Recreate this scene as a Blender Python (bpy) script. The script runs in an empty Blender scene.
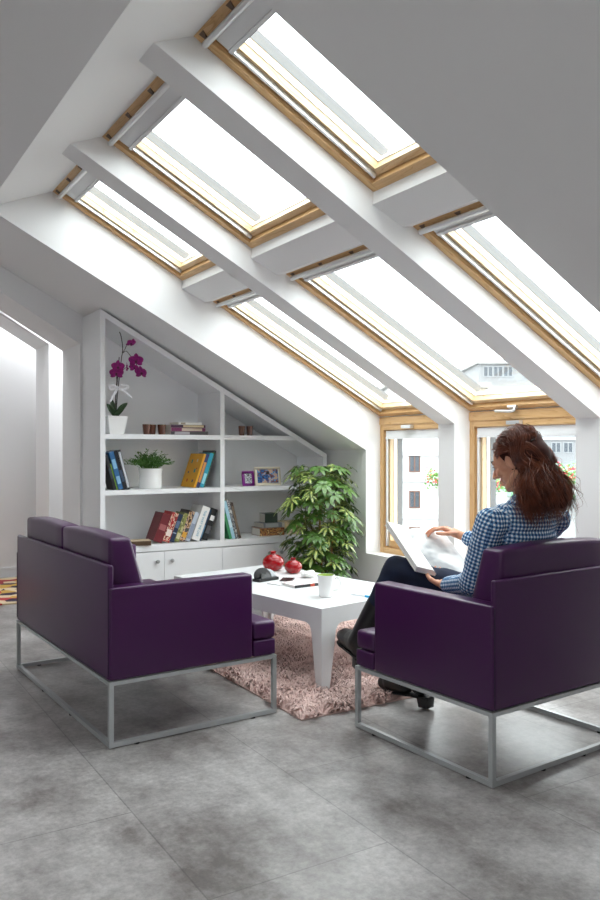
import bpy, bmesh, math, random
import numpy as np
from mathutils import Vector, Matrix, Euler, Quaternion, noise
random.seed(7)
SC = bpy.context.scene
COL = SC.collection
R = math.radians

# ------------------------------------------------------------------ materials
def s2l(c):
    return tuple(((v/12.92) if v <= .04045 else ((v+.055)/1.055)**2.4) for v in c)
def hexc(h):
    return s2l(tuple(int(h[i:i+2], 16)/255 for i in (0, 2, 4)))
def mat(name, col, rough=.5, metal=0, spec=.5, trans=0, sheen=0, coat=0, bump=None, var=None, sss=0, ior=1.45):
    m = bpy.data.materials.new(name); m.use_nodes = True
    nt = m.node_tree; b = nt.nodes['Principled BSDF']
    b.inputs['Base Color'].default_value = (*col, 1)
    b.inputs['Roughness'].default_value = rough
    b.inputs['Metallic'].default_value = metal
    b.inputs['Specular IOR Level'].default_value = spec
    b.inputs['Transmission Weight'].default_value = trans
    b.inputs['Coat Weight'].default_value = coat
    b.inputs['Sheen Weight'].default_value = sheen
    b.inputs['IOR'].default_value = ior
    if sss:
        b.inputs['Subsurface Weight'].default_value = sss
        b.inputs['Subsurface Radius'].default_value = (.02, .008, .004)
        b.inputs['Subsurface Scale'].default_value = 1
    tc = nt.nodes.new('ShaderNodeTexCoord')
    if bump:
        n = nt.nodes.new('ShaderNodeTexNoise'); n.inputs['Scale'].default_value = bump[0]; n.inputs['Detail'].default_value = 4
        nt.links.new(tc.outputs['Object'], n.inputs['Vector'])
        bp = nt.nodes.new('ShaderNodeBump'); bp.inputs['Strength'].default_value = bump[1]; bp.inputs['Distance'].default_value = bump[2]
        nt.links.new(n.outputs['Fac'], bp.inputs['Height']); nt.links.new(bp.outputs['Normal'], b.inputs['Normal'])
    if var:   # (scale, colour2, low, high)
        n = nt.nodes.new('ShaderNodeTexNoise'); n.inputs['Scale'].default_value = var[0]; n.inputs['Detail'].default_value = 3
        nt.links.new(tc.outputs['Object'], n.inputs['Vector'])
        cr = nt.nodes.new('ShaderNodeValToRGB')
        cr.color_ramp.elements[0].position = var[2]; cr.color_ramp.elements[0].color = (*col, 1)
        cr.color_ramp.elements[1].position = var[3]; cr.color_ramp.elements[1].color = (*var[1], 1)
        nt.links.new(n.outputs['Fac'], cr.inputs['Fac']); nt.links.new(cr.outputs['Color'], b.inputs['Base Color'])
    return m
def nd(nt, t, **k):
    n = nt.nodes.new(t)
    for a, v in k.items(): setattr(n, a, v)
    return n
M = {}
M['wall'] = mat('wall_paint', (.83, .83, .83), .75, bump=(180, .06, .002))
M['white'] = mat('white_lacquer', (.83, .835, .845), .42)
M['table'] = mat('table_lacquer', (.76, .765, .77), .3)
M['steel'] = mat('brushed_steel', (.48, .50, .51), .34, 1)
M['frame'] = mat('powder_coated_tube', (.50, .52, .525), .4, .5)
M['black'] = mat('black_rubber', (.012, .012, .013), .6)
M['leather'] = mat('purple_leather', hexc('401646'), .33, spec=.5, bump=(260, .12, .001))
M['seam'] = mat('purple_seam', hexc('2e1638'), .5)
M['cassette'] = mat('blind_cassette_grey', (.82, .83, .84), .4)
M['clad'] = mat('grey_cladding', (.15, .155, .16), .5)
M['alu'] = mat('aluminium', (.72, .73, .74), .3, .6)
M['bracket'] = mat('bracket_brown', hexc('6a5444'), .5)
M['porcelain'] = mat('white_porcelain', (.84, .84, .83), .22, coat=.4)
M['redglass'] = mat('red_glass', (.30, .0012, .004), .05, spec=.45, coat=.25, trans=.1)
M['skin'] = mat('skin', hexc('d9a183'), .48, sss=.15, var=(30, hexc('c98a6c'), .3, .8))
M['jeans'] = mat('navy_denim', hexc('1c2740'), .85, bump=(600, .25, .001), var=(14, hexc('141c30'), .3, .7))
M['boot'] = mat('black_leather', (.014, .013, .013), .38, bump=(90, .15, .002))
M['paper'] = mat('page_paper', (.80, .79, .76), .7)
M['pages'] = mat('page_block', (.74, .71, .64), .8)
M['soil'] = mat('potting_soil', (.03, .02, .013), .95, bump=(60, .5, .01))
M['terracotta'] = mat('grey_planter', (.25, .25, .26), .6)
M['stem'] = mat('plant_stem', hexc('6b6238'), .7)
M['wood_stake'] = mat('wood_stake', hexc('a86b3c'), .6)
M['petal'] = mat('magenta_petal', hexc('a3177f'), .5, sss=0, var=(60, hexc('7c0f66'), .35, .7))
M['ribbon'] = mat('white_ribbon', (.82, .82, .86), .5)
M['darkleaf'] = mat('dark_orchid_leaf', hexc('26401f'), .35)
M['herb'] = mat('herb_leaf', hexc('3f6b2b'), .5, var=(40, hexc('5f8f3c'), .35, .7))
M['brown_glass'] = mat('brown_glass', hexc('6b4030'), .2, coat=.5, trans=.2)
M['green'] = mat('lime_glaze', hexc('b6cf6a'), .3)

# pine wood with stretched grain
def wood(name, c1, c2, c3):
    m = bpy.data.materials.new(name); m.use_nodes = True; nt = m.node_tree; b = nt.nodes['Principled BSDF']
    tc = nd(nt, 'ShaderNodeTexCoord'); mp = nd(nt, 'ShaderNodeMapping')
    mp.inputs['Scale'].default_value = (4, 4, 4)
    nt.links.new(tc.outputs['Object'], mp.inputs['Vector'])
    at = nd(nt, 'ShaderNodeAttribute', attribute_name='grain')
    n1 = nd(nt, 'ShaderNodeTexNoise'); n1.inputs['Scale'].default_value = 1.0; n1.inputs['Detail'].default_value = 3
    n1.inputs['Distortion'].default_value = .6
    nt.links.new(at.outputs['Vector'], n1.inputs['Vector'])
    mul = nd(nt, 'ShaderNodeMath', operation='MULTIPLY'); mul.inputs[1].default_value = 9
    nt.links.new(n1.outputs['Fac'], mul.inputs[0])
    fr = nd(nt, 'ShaderNodeMath', operation='FRACT'); nt.links.new(mul.outputs[0], fr.inputs[0])
    cr = nd(nt, 'ShaderNodeValToRGB')
    e = cr.color_ramp.elements; e[0].position = 0; e[0].color = (*c1, 1); e[1].position = .78; e[1].color = (*c2, 1)
    k = e.new(.92); k.color = (*c3, 1); k = e.new(1.0); k.color = (*c1, 1)
    nt.links.new(fr.outputs[0], cr.inputs['Fac']); nt.links.new(cr.outputs['Color'], b.inputs['Base Color'])
    b.inputs['Roughness'].default_value = .42
    return m
M['pine'] = wood('lacquered_pine', hexc('dab483'), hexc('d3a974'), hexc('c0935c'))
M['pine2'] = wood('pale_lacquered_pine', hexc('e6cda6'), hexc('e0c298'), hexc('cfa874'))

def glass_mat(name, tint=(1, 1, 1), refl=.06):
    m = bpy.data.materials.new(name); m.use_nodes = True; nt = m.node_tree; nt.nodes.remove(nt.nodes['Principled BSDF'])
    out = nt.nodes['Material Output']
    t = nd(nt, 'ShaderNodeBsdfTransparent'); t.inputs['Color'].default_value = (*tint, 1)
    g = nd(nt, 'ShaderNodeBsdfGlossy'); g.inputs['Roughness'].default_value = .02
    lw = nd(nt, 'ShaderNodeLayerWeight'); lw.inputs['Blend'].default_value = .5
    pw = nd(nt, 'ShaderNodeMath', operation='POWER'); pw.inputs[1].default_value = 5; nt.links.new(lw.outputs['Facing'], pw.inputs[0])
    f = nd(nt, 'ShaderNodeMapRange'); f.inputs['To Min'].default_value = .03; f.inputs['To Max'].default_value = .7; nt.links.new(pw.outputs[0], f.inputs['Value'])
    mx = nd(nt, 'ShaderNodeMixShader')
    nt.links.new(f.outputs[0], mx.inputs[0]); nt.links.new(t.outputs[0], mx.inputs[1]); nt.links.new(g.outputs[0], mx.inputs[2])
    nt.links.new(mx.outputs[0], out.inputs['Surface'])
    return m
M['glass'] = glass_mat('window_glass', (.96, .985, .975))

# floor: grey concrete-look tiles
def floor_mat():
    m = bpy.data.materials.new('grey_stone_tile'); m.use_nodes = True; nt = m.node_tree; b = nt.nodes['Principled BSDF']
    L = nt.links.new
    tc = nd(nt, 'ShaderNodeTexCoord')
    n1 = nd(nt, 'ShaderNodeTexNoise'); n1.inputs['Scale'].default_value = 2.5; n1.inputs['Detail'].default_value = 15; n1.inputs['Roughness'].default_value = .70
    n2 = nd(nt, 'ShaderNodeTexNoise'); n2.inputs['Scale'].default_value = 42; n2.inputs['Detail'].default_value = 8; n2.inputs['Roughness'].default_value = .75
    mp = nd(nt, 'ShaderNodeMapping'); mp.inputs['Scale'].default_value = (1, .7, 1)
    L(tc.outputs['Object'], mp.inputs['Vector']); L(mp.outputs['Vector'], n1.inputs['Vector']); L(tc.outputs['Object'], n2.inputs['Vector'])
    br = nd(nt, 'ShaderNodeTexBrick'); br.offset = .5
    br.inputs['Scale'].default_value = 1; br.inputs['Mortar Size'].default_value = .0028; br.inputs['Mortar Smooth'].default_value = .3
    br.inputs['Brick Width'].default_value = 1.2; br.inputs['Row Height'].default_value = .6
    br.inputs['Color1'].default_value = (.46, .46, .46, 1); br.inputs['Color2'].default_value = (.56, .56, .56, 1); br.inputs['Mortar'].default_value = (.30, .30, .30, 1)
    mp2 = nd(nt, 'ShaderNodeMapping'); mp2.inputs['Location'].default_value = (.13, .31, 0); mp2.inputs['Rotation'].default_value = (0, 0, math.pi/2)
    L(tc.outputs['Object'], mp2.inputs['Vector']); L(mp2.outputs['Vector'], br.inputs['Vector'])
    cr = nd(nt, 'ShaderNodeValToRGB'); e = cr.color_ramp.elements
    e[0].position = .36; e[0].color = (*hexc('6d6663'), 1); e[1].position = .62; e[1].color = (*hexc('bbb8b6'), 1)
    L(n1.outputs['Fac'], cr.inputs['Fac'])
    cr2 = nd(nt, 'ShaderNodeValToRGB'); e = cr2.color_ramp.elements
    e[0].position = .35; e[0].color = (.40, .40, .40, 1); e[1].position = .65; e[1].color = (.60, .60, .60, 1)
    L(n2.outputs['Fac'], cr2.inputs['Fac'])
    mx = nd(nt, 'ShaderNodeMix', data_type='RGBA', blend_type='OVERLAY'); mx.inputs['Factor'].default_value = 1
    L(cr.outputs['Color'], mx.inputs['A']); L(cr2.outputs['Color'], mx.inputs['B'])
    mx2 = nd(nt, 'ShaderNodeMix', data_type='RGBA', blend_type='OVERLAY'); mx2.inputs['Factor'].default_value = .8
    L(mx.outputs['Result'], mx2.inputs['A']); L(br.outputs['Color'], mx2.inputs['B'])
    L(mx2.outputs['Result'], b.inputs['Base Color'])
    rr = nd(nt, 'ShaderNodeMapRange'); rr.inputs['To Min'].default_value = .22; rr.inputs['To Max'].default_value = .42
    L(n1.outputs['Fac'], rr.inputs['Value']); L(rr.outputs['Result'], b.inputs['Roughness'])
    bp = nd(nt, 'ShaderNodeBump'); bp.inputs['Strength'].default_value = .12; bp.inputs['Distance'].default_value = .003
    L(n2.outputs['Fac'], bp.inputs['Height']); L(bp.outputs['Normal'], b.inputs['Normal'])
    return m
M['floor'] = floor_mat()

def gingham():
    m = bpy.data.materials.new('blue_gingham_cotton'); m.use_nodes = True; nt = m.node_tree; b = nt.nodes['Principled BSDF']; L = nt.links.new
    at = nd(nt, 'ShaderNodeAttribute', attribute_name='bp'); an = nd(nt, 'ShaderNodeAttribute', attribute_name='bn')
    s = nd(nt, 'ShaderNodeSeparateXYZ'); L(at.outputs['Vector'], s.inputs[0])
    sn = nd(nt, 'ShaderNodeSeparateXYZ'); L(an.outputs['Vector'], sn.inputs[0])
    def stripe(sock):
        a = nd(nt, 'ShaderNodeMath', operation='MULTIPLY'); a.inputs[1].default_value = 1/.0155; L(sock, a.inputs[0])
        f = nd(nt, 'ShaderNodeMath', operation='FRACT'); L(a.outputs[0], f.inputs[0])
        g = nd(nt, 'ShaderNodeMath', operation='GREATER_THAN'); g.inputs[1].default_value = .46; L(f.outputs[0], g.inputs[0])
        return g.outputs[0]
    sx, sy, sz = stripe(s.outputs[0]), stripe(s.outputs[1]), stripe(s.outputs[2])
    ax = nd(nt, 'ShaderNodeMath', operation='ABSOLUTE'); L(sn.outputs[0], ax.inputs[0])
    ay = nd(nt, 'ShaderNodeMath', operation='ABSOLUTE'); L(sn.outputs[1], ay.inputs[0])
    gt = nd(nt, 'ShaderNodeMath', operation='GREATER_THAN'); L(ax.outputs[0], gt.inputs[0]); L(ay.outputs[0], gt.inputs[1])
    mi = nd(nt, 'ShaderNodeMix', data_type='FLOAT'); L(gt.outputs[0], mi.inputs['Factor']); L(sx, mi.inputs['A']); L(sy, mi.inputs['B'])
    ad = nd(nt, 'ShaderNodeMath', operation='ADD'); L(mi.outputs['Result'], ad.inputs[0]); L(sz, ad.inputs[1])
    dv = nd(nt, 'ShaderNodeMath', operation='MULTIPLY'); dv.inputs[1].default_value = .5; L(ad.outputs[0], dv.inputs[0])
    cr = nd(nt, 'ShaderNodeValToRGB'); cr.color_ramp.interpolation = 'CONSTANT'; e = cr.color_ramp.elements
    e[0].position = 0; e[0].color = (*hexc('f2f6f8'), 1); e[1].position = .3; e[1].color = (*hexc('6f9bc4'), 1)
    k = e.new(.8); k.color = (*hexc('1d4475'), 1)
    L(dv.outputs[0], cr.inputs['Fac']); L(cr.outputs['Color'], b.inputs['Base Color'])
    b.inputs['Roughness'].default_value = .85
    return m
M['gingham'] = gingham()

def leafmat(name, a, b_, c, thr=(.42, .5, .58)):
    m = bpy.data.materials.new(name); m.use_nodes = True; nt = m.node_tree; b = nt.nodes['Principled BSDF']; L = nt.links.new
    at = nd(nt, 'ShaderNodeAttribute', attribute_name='lf')
    s = nd(nt, 'ShaderNodeSeparateXYZ'); L(at.outputs['Vector'], s.inputs[0])
    cr = nd(nt, 'ShaderNodeValToRGB'); e = cr.color_ramp.elements
    e[0].position = .12; e[0].color = (*c, 1); e[1].position = .45; e[1].color = (*a, 1)
    # x: distance from midrib + per-leaf variegation
    L(s.outputs[0], cr.inputs['Fac'])
    mx = nd(nt, 'ShaderNodeMix', data_type='RGBA'); L(s.outputs[1], mx.inputs['Factor']); L(cr.outputs['Color'], mx.inputs['A']); mx.inputs['B'].default_value = (*b_, 1)
    L(mx.outputs['Result'], b.inputs['Base Color'])
    b.inputs['Roughness'].default_value = .38
    return m
M['leaf'] = leafmat('variegated_leaf', hexc('365a20'), hexc('618636'), hexc('c9cf78'))

def ramp_pattern(name, cols, scale, rough=.5, tex='noise'):
    m = bpy.data.materials.new(name); m.use_nodes = True; nt = m.node_tree; b = nt.nodes['Principled BSDF']; L = nt.links.new
    tc = nd(nt, 'ShaderNodeTexCoord')
    if tex == 'noise':
        n = nd(nt, 'ShaderNodeTexNoise'); n.inputs['Detail'].default_value = 2; o = n.outputs['Fac']; lo, hi = .34, .66
    else:
        n = nd(nt, 'ShaderNodeTexVoronoi'); o = n.outputs['Color']; lo, hi = .1, .9
    n.inputs['Scale'].default_value = scale
    L(tc.outputs['Object'], n.inputs['Vector'])
    cr = nd(nt, 'ShaderNodeValToRGB'); cr.color_ramp.interpolation = 'CONSTANT'; e = cr.color_ramp.elements
    while len(e) < len(cols): e.new(.5)
    for i, c in enumerate(cols):
        e[i].position = 0 if i == 0 else lo + (hi-lo)*(i)/len(cols); e[i].color = (*hexc(c), 1)
    L(o, cr.inputs['Fac']); L(cr.outputs['Color'], b.inputs['Base Color']); b.inputs['Roughness'].default_value = rough
    return m

_cm = {}
def cm(h, rough=.5):
    k = (h, rough)
    if k not in _cm: _cm[k] = mat('tone_'+h, hexc(h), rough)
    return _cm[k]

# ------------------------------------------------------------------ mesh helpers
def new_bm(): return bmesh.new()
def link(name, bm, m, parent=None, smooth=False, loc=None, bevel=0, seg=2, autos=None):
    me = bpy.data.meshes.new(name)
    if bevel:
        bmesh.ops.bevel(bm, geom=[e for e in bm.edges if e.calc_face_angle(0) > .5], offset=bevel, segments=seg, profile=.6, affect='EDGES', clamp_overlap=True)
    bmesh.ops.recalc_face_normals(bm, faces=bm.faces)
    bm.to_mesh(me); bm.free()
    o = bpy.data.objects.new(name, me); COL.objects.link(o)
    for mm in (m if isinstance(m, (list, tuple)) else [m]): me.materials.append(mm)
    if smooth or bevel:
        me.shade_smooth()
        if autos is not None or bevel: me.set_sharp_from_angle(angle=R(autos or 40))
    if parent: o.parent = parent
    if loc: o.location = loc
    return o
def pyd(name, vs, fs, m, parent=None, smooth=True, attrs=None):
    me = bpy.data.meshes.new(name); me.from_pydata([tuple(v) for v in vs], [], fs); me.update()
    for mm in (m if isinstance(m, (list, tuple)) else [m]): me.materials.append(mm)
    if attrs:
        for an, data in attrs.items():
            a = me.attributes.new(an, 'FLOAT_VECTOR', 'POINT'); a.data.foreach_set('vector', np.array(data, dtype=np.float32).ravel())
    if smooth: me.shade_smooth()
    o = bpy.data.objects.new(name, me); COL.objects.link(o)
    if parent: o.parent = parent
    return o
def empty(name, loc=(0, 0, 0), rz=0, label=None, cat=None, group=None, rot=None):
    o = bpy.data.objects.new(name, None); COL.objects.link(o); o.location = loc
    o.rotation_euler = rot if rot else (0, 0, rz); o.empty_display_size = .1
    if label: o['label'] = label
    if cat: o['category'] = cat
    if group: o['group'] = group
    return o
def tag(o, label, cat, group=None, kind=None):
    o['label'] = label; o['category'] = cat
    if group: o['group'] = group
    if kind: o['kind'] = kind
    return o
def struct(o, label=None, cat=None):
    o['kind'] = 'structure'
    if label: o['label'] = label
    if cat: o['category'] = cat
    return o
def box(bm, x0, x1, y0, y1, z0, z1, mtx=None, mi=0):
    vs = [Vector((x, y, z)) for x in (x0, x1) for y in (y0, y1) for z in (z0, z1)]
    if mtx: vs = [mtx @ v for v in vs]
    v = [bm.verts.new(p) for p in vs]
    for f in ((0, 1, 3, 2), (4, 6, 7, 5), (0, 4, 5, 1), (2, 3, 7, 6), (0, 2, 6, 4), (1, 5, 7, 3)):
        fc = bm.faces.new([v[i] for i in f]); fc.material_index = mi
    return v
def prism(bm, poly, a, b, axis='Y'):
    def P(p, t):
        if axis == 'Y': return (p[0], t, p[1])
        if axis == 'X': return (t, p[0], p[1])
        return (p[0], p[1], t)
    lo = [bm.verts.new(P(p, a)) for p in poly]; hi = [bm.verts.new(P(p, b)) for p in poly]
    n = len(poly)
    bm.faces.new(lo); bm.faces.new(hi[::-1])
    for i in range(n): bm.faces.new((lo[i], hi[i], hi[(i+1) % n], lo[(i+1) % n]))
def lathe(bm, prof, n=24, c=(0, 0), mi=0, closed=False):
    rings = []
    for r, z in prof:
        if r <= 1e-5: rings.append([bm.verts.new((c[0], c[1], z))])
        else: rings.append([bm.verts.new((c[0]+r*math.cos(2*math.pi*i/n), c[1]+r*math.sin(2*math.pi*i/n), z)) for i in range(n)])
    for a, b in zip(rings, rings[1:]):
        for i in range(n):
            j = (i+1) % n
            if len(a) == 1 and len(b) == 1: continue
            if len(a) == 1: f = bm.faces.new((a[0], b[i], b[j]))
            elif len(b) == 1: f = bm.faces.new((a[i], b[0], a[j]))
            else: f = bm.faces.new((a[i], b[i], b[j], a[j]))
            f.material_index = mi
    return rings
def tube(bm, pts, rad, n=8, cap=True):
    pts = [Vector(p) for p in pts]; rings = []
    up = None
    for i, p in enumerate(pts):
        t = (pts[min(i+1, len(pts)-1)]-pts[max(i-1, 0)]).normalized()
        if up is None: up = t.orthogonal().normalized()
        else: up = (up - t*up.dot(t)).normalized()
        s = t.cross(up)
        r = rad[i] if isinstance(rad, (list, tuple)) else rad
        rings.append([bm.verts.new(p + (up*math.cos(2*math.pi*k/n)+s*math.sin(2*math.pi*k/n))*r) for k in range(n)])
    for a, b in zip(rings, rings[1:]):
        for k in range(n): bm.faces.new((a[k], a[(k+1) % n], b[(k+1) % n], b[k]))
    if cap: bm.faces.new(rings[0][::-1]); bm.faces.new(rings[-1])
def catmull(P, n):
    P = [Vector(p) for p in P]; P = [2*P[0]-P[1]]+P+[2*P[-1]-P[-2]]; out = []
    for i in range(1, len(P)-2):
        for k in range(n):
            t = k/n; a, b, c, d = P[i-1:i+3]
            out.append(.5*((2*b)+(c-a)*t+(2*a-5*b+4*c-d)*t*t+(3*b-a-3*c+d)*t**3))
    out.append(P[-2]); return out
def text_part(name, s, size, m, parent, mtx, extrude=.0004):
    cu = bpy.data.curves.new(name, 'FONT'); cu.body = s; cu.size = size; cu.extrude = extrude; cu.align_x = 'CENTER'; cu.align_y = 'CENTER'
    t = bpy.data.objects.new(name+'_tmp', cu); COL.objects.link(t)
    dg = bpy.context.evaluated_depsgraph_get()
    me = bpy.data.meshes.new_from_object(t.evaluated_get(dg)); bpy.data.objects.remove(t); bpy.data.curves.remove(cu)
    me.materials.clear(); me.materials.append(m); me.name = name
    o = bpy.data.objects.new(name, me); COL.objects.link(o); o.parent = parent; o.matrix_local = mtx
    return o

# ------------------------------------------------------------------ camera
H = 1.2
n_ = math.hypot(1300, 792); XF, YF = 792/n_, 1300/n_
cam = bpy.data.cameras.new('camera'); co = bpy.data.objects.new('camera', cam); COL.objects.link(co)
cam.sensor_fit = 'AUTO'; cam.sensor_width = 36; cam.lens = 36*792/900
co.location = (0, 0, H); co.rotation_euler = (R(90), 0, -math.atan2(XF, YF)); cam.clip_end = 500
SC.camera = co
XR, YR = YF, -XF
def at(px, py, Y=None, X=None, z=None):
    r = (px-300)/792; u = (450-py)/792
    d = Vector((r*XR+XF, r*YR+YF, u))
    t = Y/d.y if Y is not None else (X/d.x if X is not None else (z-H)/d.z)
    return Vector((d.x*t, d.y*t, H+d.z*t))

# ------------------------------------------------------------------ room shell
XW = 3.6; Y1 = 4.934; YA0, YA1 = 4.105, 3.944; YB0, YB1 = 2.964, 2.803; Y0 = 2.01
YE = 5.86; YB_ = -3.2; XL = -5.0
zc = lambda x: 1.2+.519*(XW-x)
zf = lambda x: 2.785-.529*(x-1.23)
zo = lambda x: zf(x)+.16
bm = new_bm(); box(bm, XL-.3, 4.0, YB_-.3, 8.3, -.12, 0); struct(link('floor', bm, M['floor']), 'grey mottled stone-look tile floor', 'floor')
bm = new_bm()
box(bm, XW, 3.95, YB_, 8.2, 0, .408)
kn = [(XW, .408), (3.95, .408), (3.95, zc(XW)), (XW, zc(XW))]
prism(bm, kn, Y1, 8.2); prism(bm, kn, YB_, Y0)
struct(link('wall_right', bm, M['wall']), 'low white knee wall under the roof windows', 'wall')
bm = new_bm()
cl = lambda xa, xb: [(xa, zc(xa)), (xb, zc(xb)), (xb, zo(xb)), (xa, zo(xa))]
prism(bm, [(-1, zc(-1)), (XW, zc(XW)), (3.95, zc(XW)), (3.95, zo(3.95)), (-1, zo(-1))], Y1, 6.42)
prism(bm, [(-1, zc(-1)), (XW, zc(XW)), (3.95, zc(XW)), (3.95, zo(3.95)), (-1, zo(-1))], YB_, Y0)
prism(bm, [(-1, zc(-1)), (.85, zc(.85)), (1.23, 2.785), (1.23, zo(1.23)), (-1, zo(-1))], Y0, Y1)
# beyond the end wall: two roof openings that light the next room
for ya, yb, xa, xb in ((6.42, 6.98, .3, 2.6), (6.98, 7.5, 9, 9), (7.5, 7.84, .2, 2.2)):
    if xa == 9: prism(bm, cl(-1, 3.95), ya, yb)
    else:
        prism(bm, cl(-1, xa), ya, yb); prism(bm, cl(xb, 3.95), ya, yb)
# the unseen opposite roof slope, with openings added to let in fill light
zm = lambda x: zc(-2-x)
def cm2(xa, xb, ya, yb): prism(bm, [(xa, zm(xa)), (xb, zm(xb)), (xb, zm(xb)+.3), (xa, zm(xa)+.3)], ya, yb)
OPP = [(-3.7, -2.1, -2.6, -1.7), (-3.7, -2.1, -1.3, -.4), (-3.7, -2.1, 0, .9)]
cm2(-5.3, -3.7, YB_, 8.2); cm2(-2.1, -1, YB_, 8.2)
ys = [YB_]
for o_ in OPP: ys += [o_[2], o_[3]]
ys.append(8.2)
for i in range(0, len(ys), 2): cm2(-3.7, -2.1, ys[i], ys[i+1])
struct(link('ceiling', bm, M['wall']), 'sloping white plaster ceiling', 'ceiling')
bm = new_bm(); box(bm, XL-.3, XL, YB_, 8.2, 0, 2.2); struct(link('wall_left', bm, M['wall']))
bm = new_bm()
prism(bm, [(XL-.3, 0), (3.95, 0), (3.95, zo(3.95)), (-1, zo(-1)), (XL-.3, zm(XL-.3)+.3)], YB_-.3, YB_)
struct(link('wall_front', bm, M['wall']))
# end wall with its slanted opening
pj = at(80, 344, Y=YE); XJ = pj.x
ph = at(0, 291, Y=YE); sl = (ph.z-pj.z)/(pj.x-ph.x)
hz = lambda x: pj.z+sl*(XJ-x)
XO = -.9
bm = new_bm()
prism(bm, [(XJ, 0), (3.6, 0), (3.6, 1.25), (XJ, zc(XJ)+.05)], YE, YE+.49)
prism(bm, [(XO, hz(XO)), (XJ, hz(XJ)), (XJ, zc(XJ)+.05), (-1, zc(-1)+.05), (XO-.1, hz(XO))], YE, YE+.49)
prism(bm, [(XL, 0), (XO, 0), (XO, hz(XO)), (-1, zc(-1)+.05), (XL, zm(XL)+.05)], YE, YE+.49)
struct(link('wall_back', bm, M['wall']), 'white end wall behind the bookcase with a slanted opening', 'wall')
# second partition and far wall of the next room
Y2 = 7.0
q0 = at(49, 344, Y=Y2); q1 = at(0, 312, Y=Y2); s2 = (q1.z-q0.z)/(q0.x-q1.x)
h2 = lambda x: q0.z+s2*(q0.x-x)
bm = new_bm()
prism(bm, [(q0.x, 0), (3.6, 0), (3.6, 1.25), (q0.x, zc(q0.x)+.05)], Y2, Y2+.48)
prism(bm, [(-.9, h2(-.9)), (q0.x, q0.z), (q0.x, zc(q0.x)+.05), (-.9, zc(-.9)+.05)], Y2, Y2+.48)
prism(bm, [(XL, 0), (-.9, 0), (-.9, zc(-.9)+.05), (XL, zm(XL)+.05)], Y2, Y2+.48)
struct(link('wall_middle', bm, M['wall']), 'white partition beyond the opening at left', 'wall')
bm = new_bm()
prism(bm, [(XL-.3, 0), (3.95, 0), (3.95, zo(3.95)), (-1, zo(-1)), (XL-.3, zm(XL-.3)+.3)], 7.84, 8.2)
struct(link('wall_far', bm, M['wall']), 'white far wall of the next room', 'wall')
bm = new_bm(); box(bm, -3, q0.x+.4, 7.825, 7.84, 0, .09); struct(link('baseboard_far', bm, M['white'], bevel=.004), 'white skirting at the foot of the far wall', 'baseboard')

# beams with their posts
bz = lambda x: 1.375+.531*(XW-x)
def beam(name, ya, yb, lab):
    bm = new_bm()
    prism(bm, [(1.0, bz(1.0)), (XW, bz(XW)), (XW, .408), (3.95, .408), (3.95, zo(3.95)), (1.0, zo(1.0))], ya, yb)
    struct(link(name, bm, M['wall'], bevel=.004), lab, 'beam')
beam('trim_1', YA1, YA0, 'white sloping beam and post between the two roof windows nearest the bookcase')
beam('trim_2', YB1, YB0, 'white sloping beam and post right of the middle roof windows')
BAYS = [(Y1, YA0), (YA1, YB0), (YB1, Y0)]
for i, (ya, yb) in enumerate(BAYS):
    bm = new_bm()
    prism(bm, [(2.085, zf(2.085)), (2.08, 2.277), (2.25, 2.203), (2.30, 2.213), (2.31, zo(2.31)-.03), (2.085, zo(2.085)-.03)], yb, ya)
    struct(link('trim_%d' % (3+i), bm, M['wall']), ['white cross block between upper and lower windows nearest the bookcase', 'white cross block in the middle bay of roof windows', 'white cross block in the nearest bay of roof windows'][i], 'beam')

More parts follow.
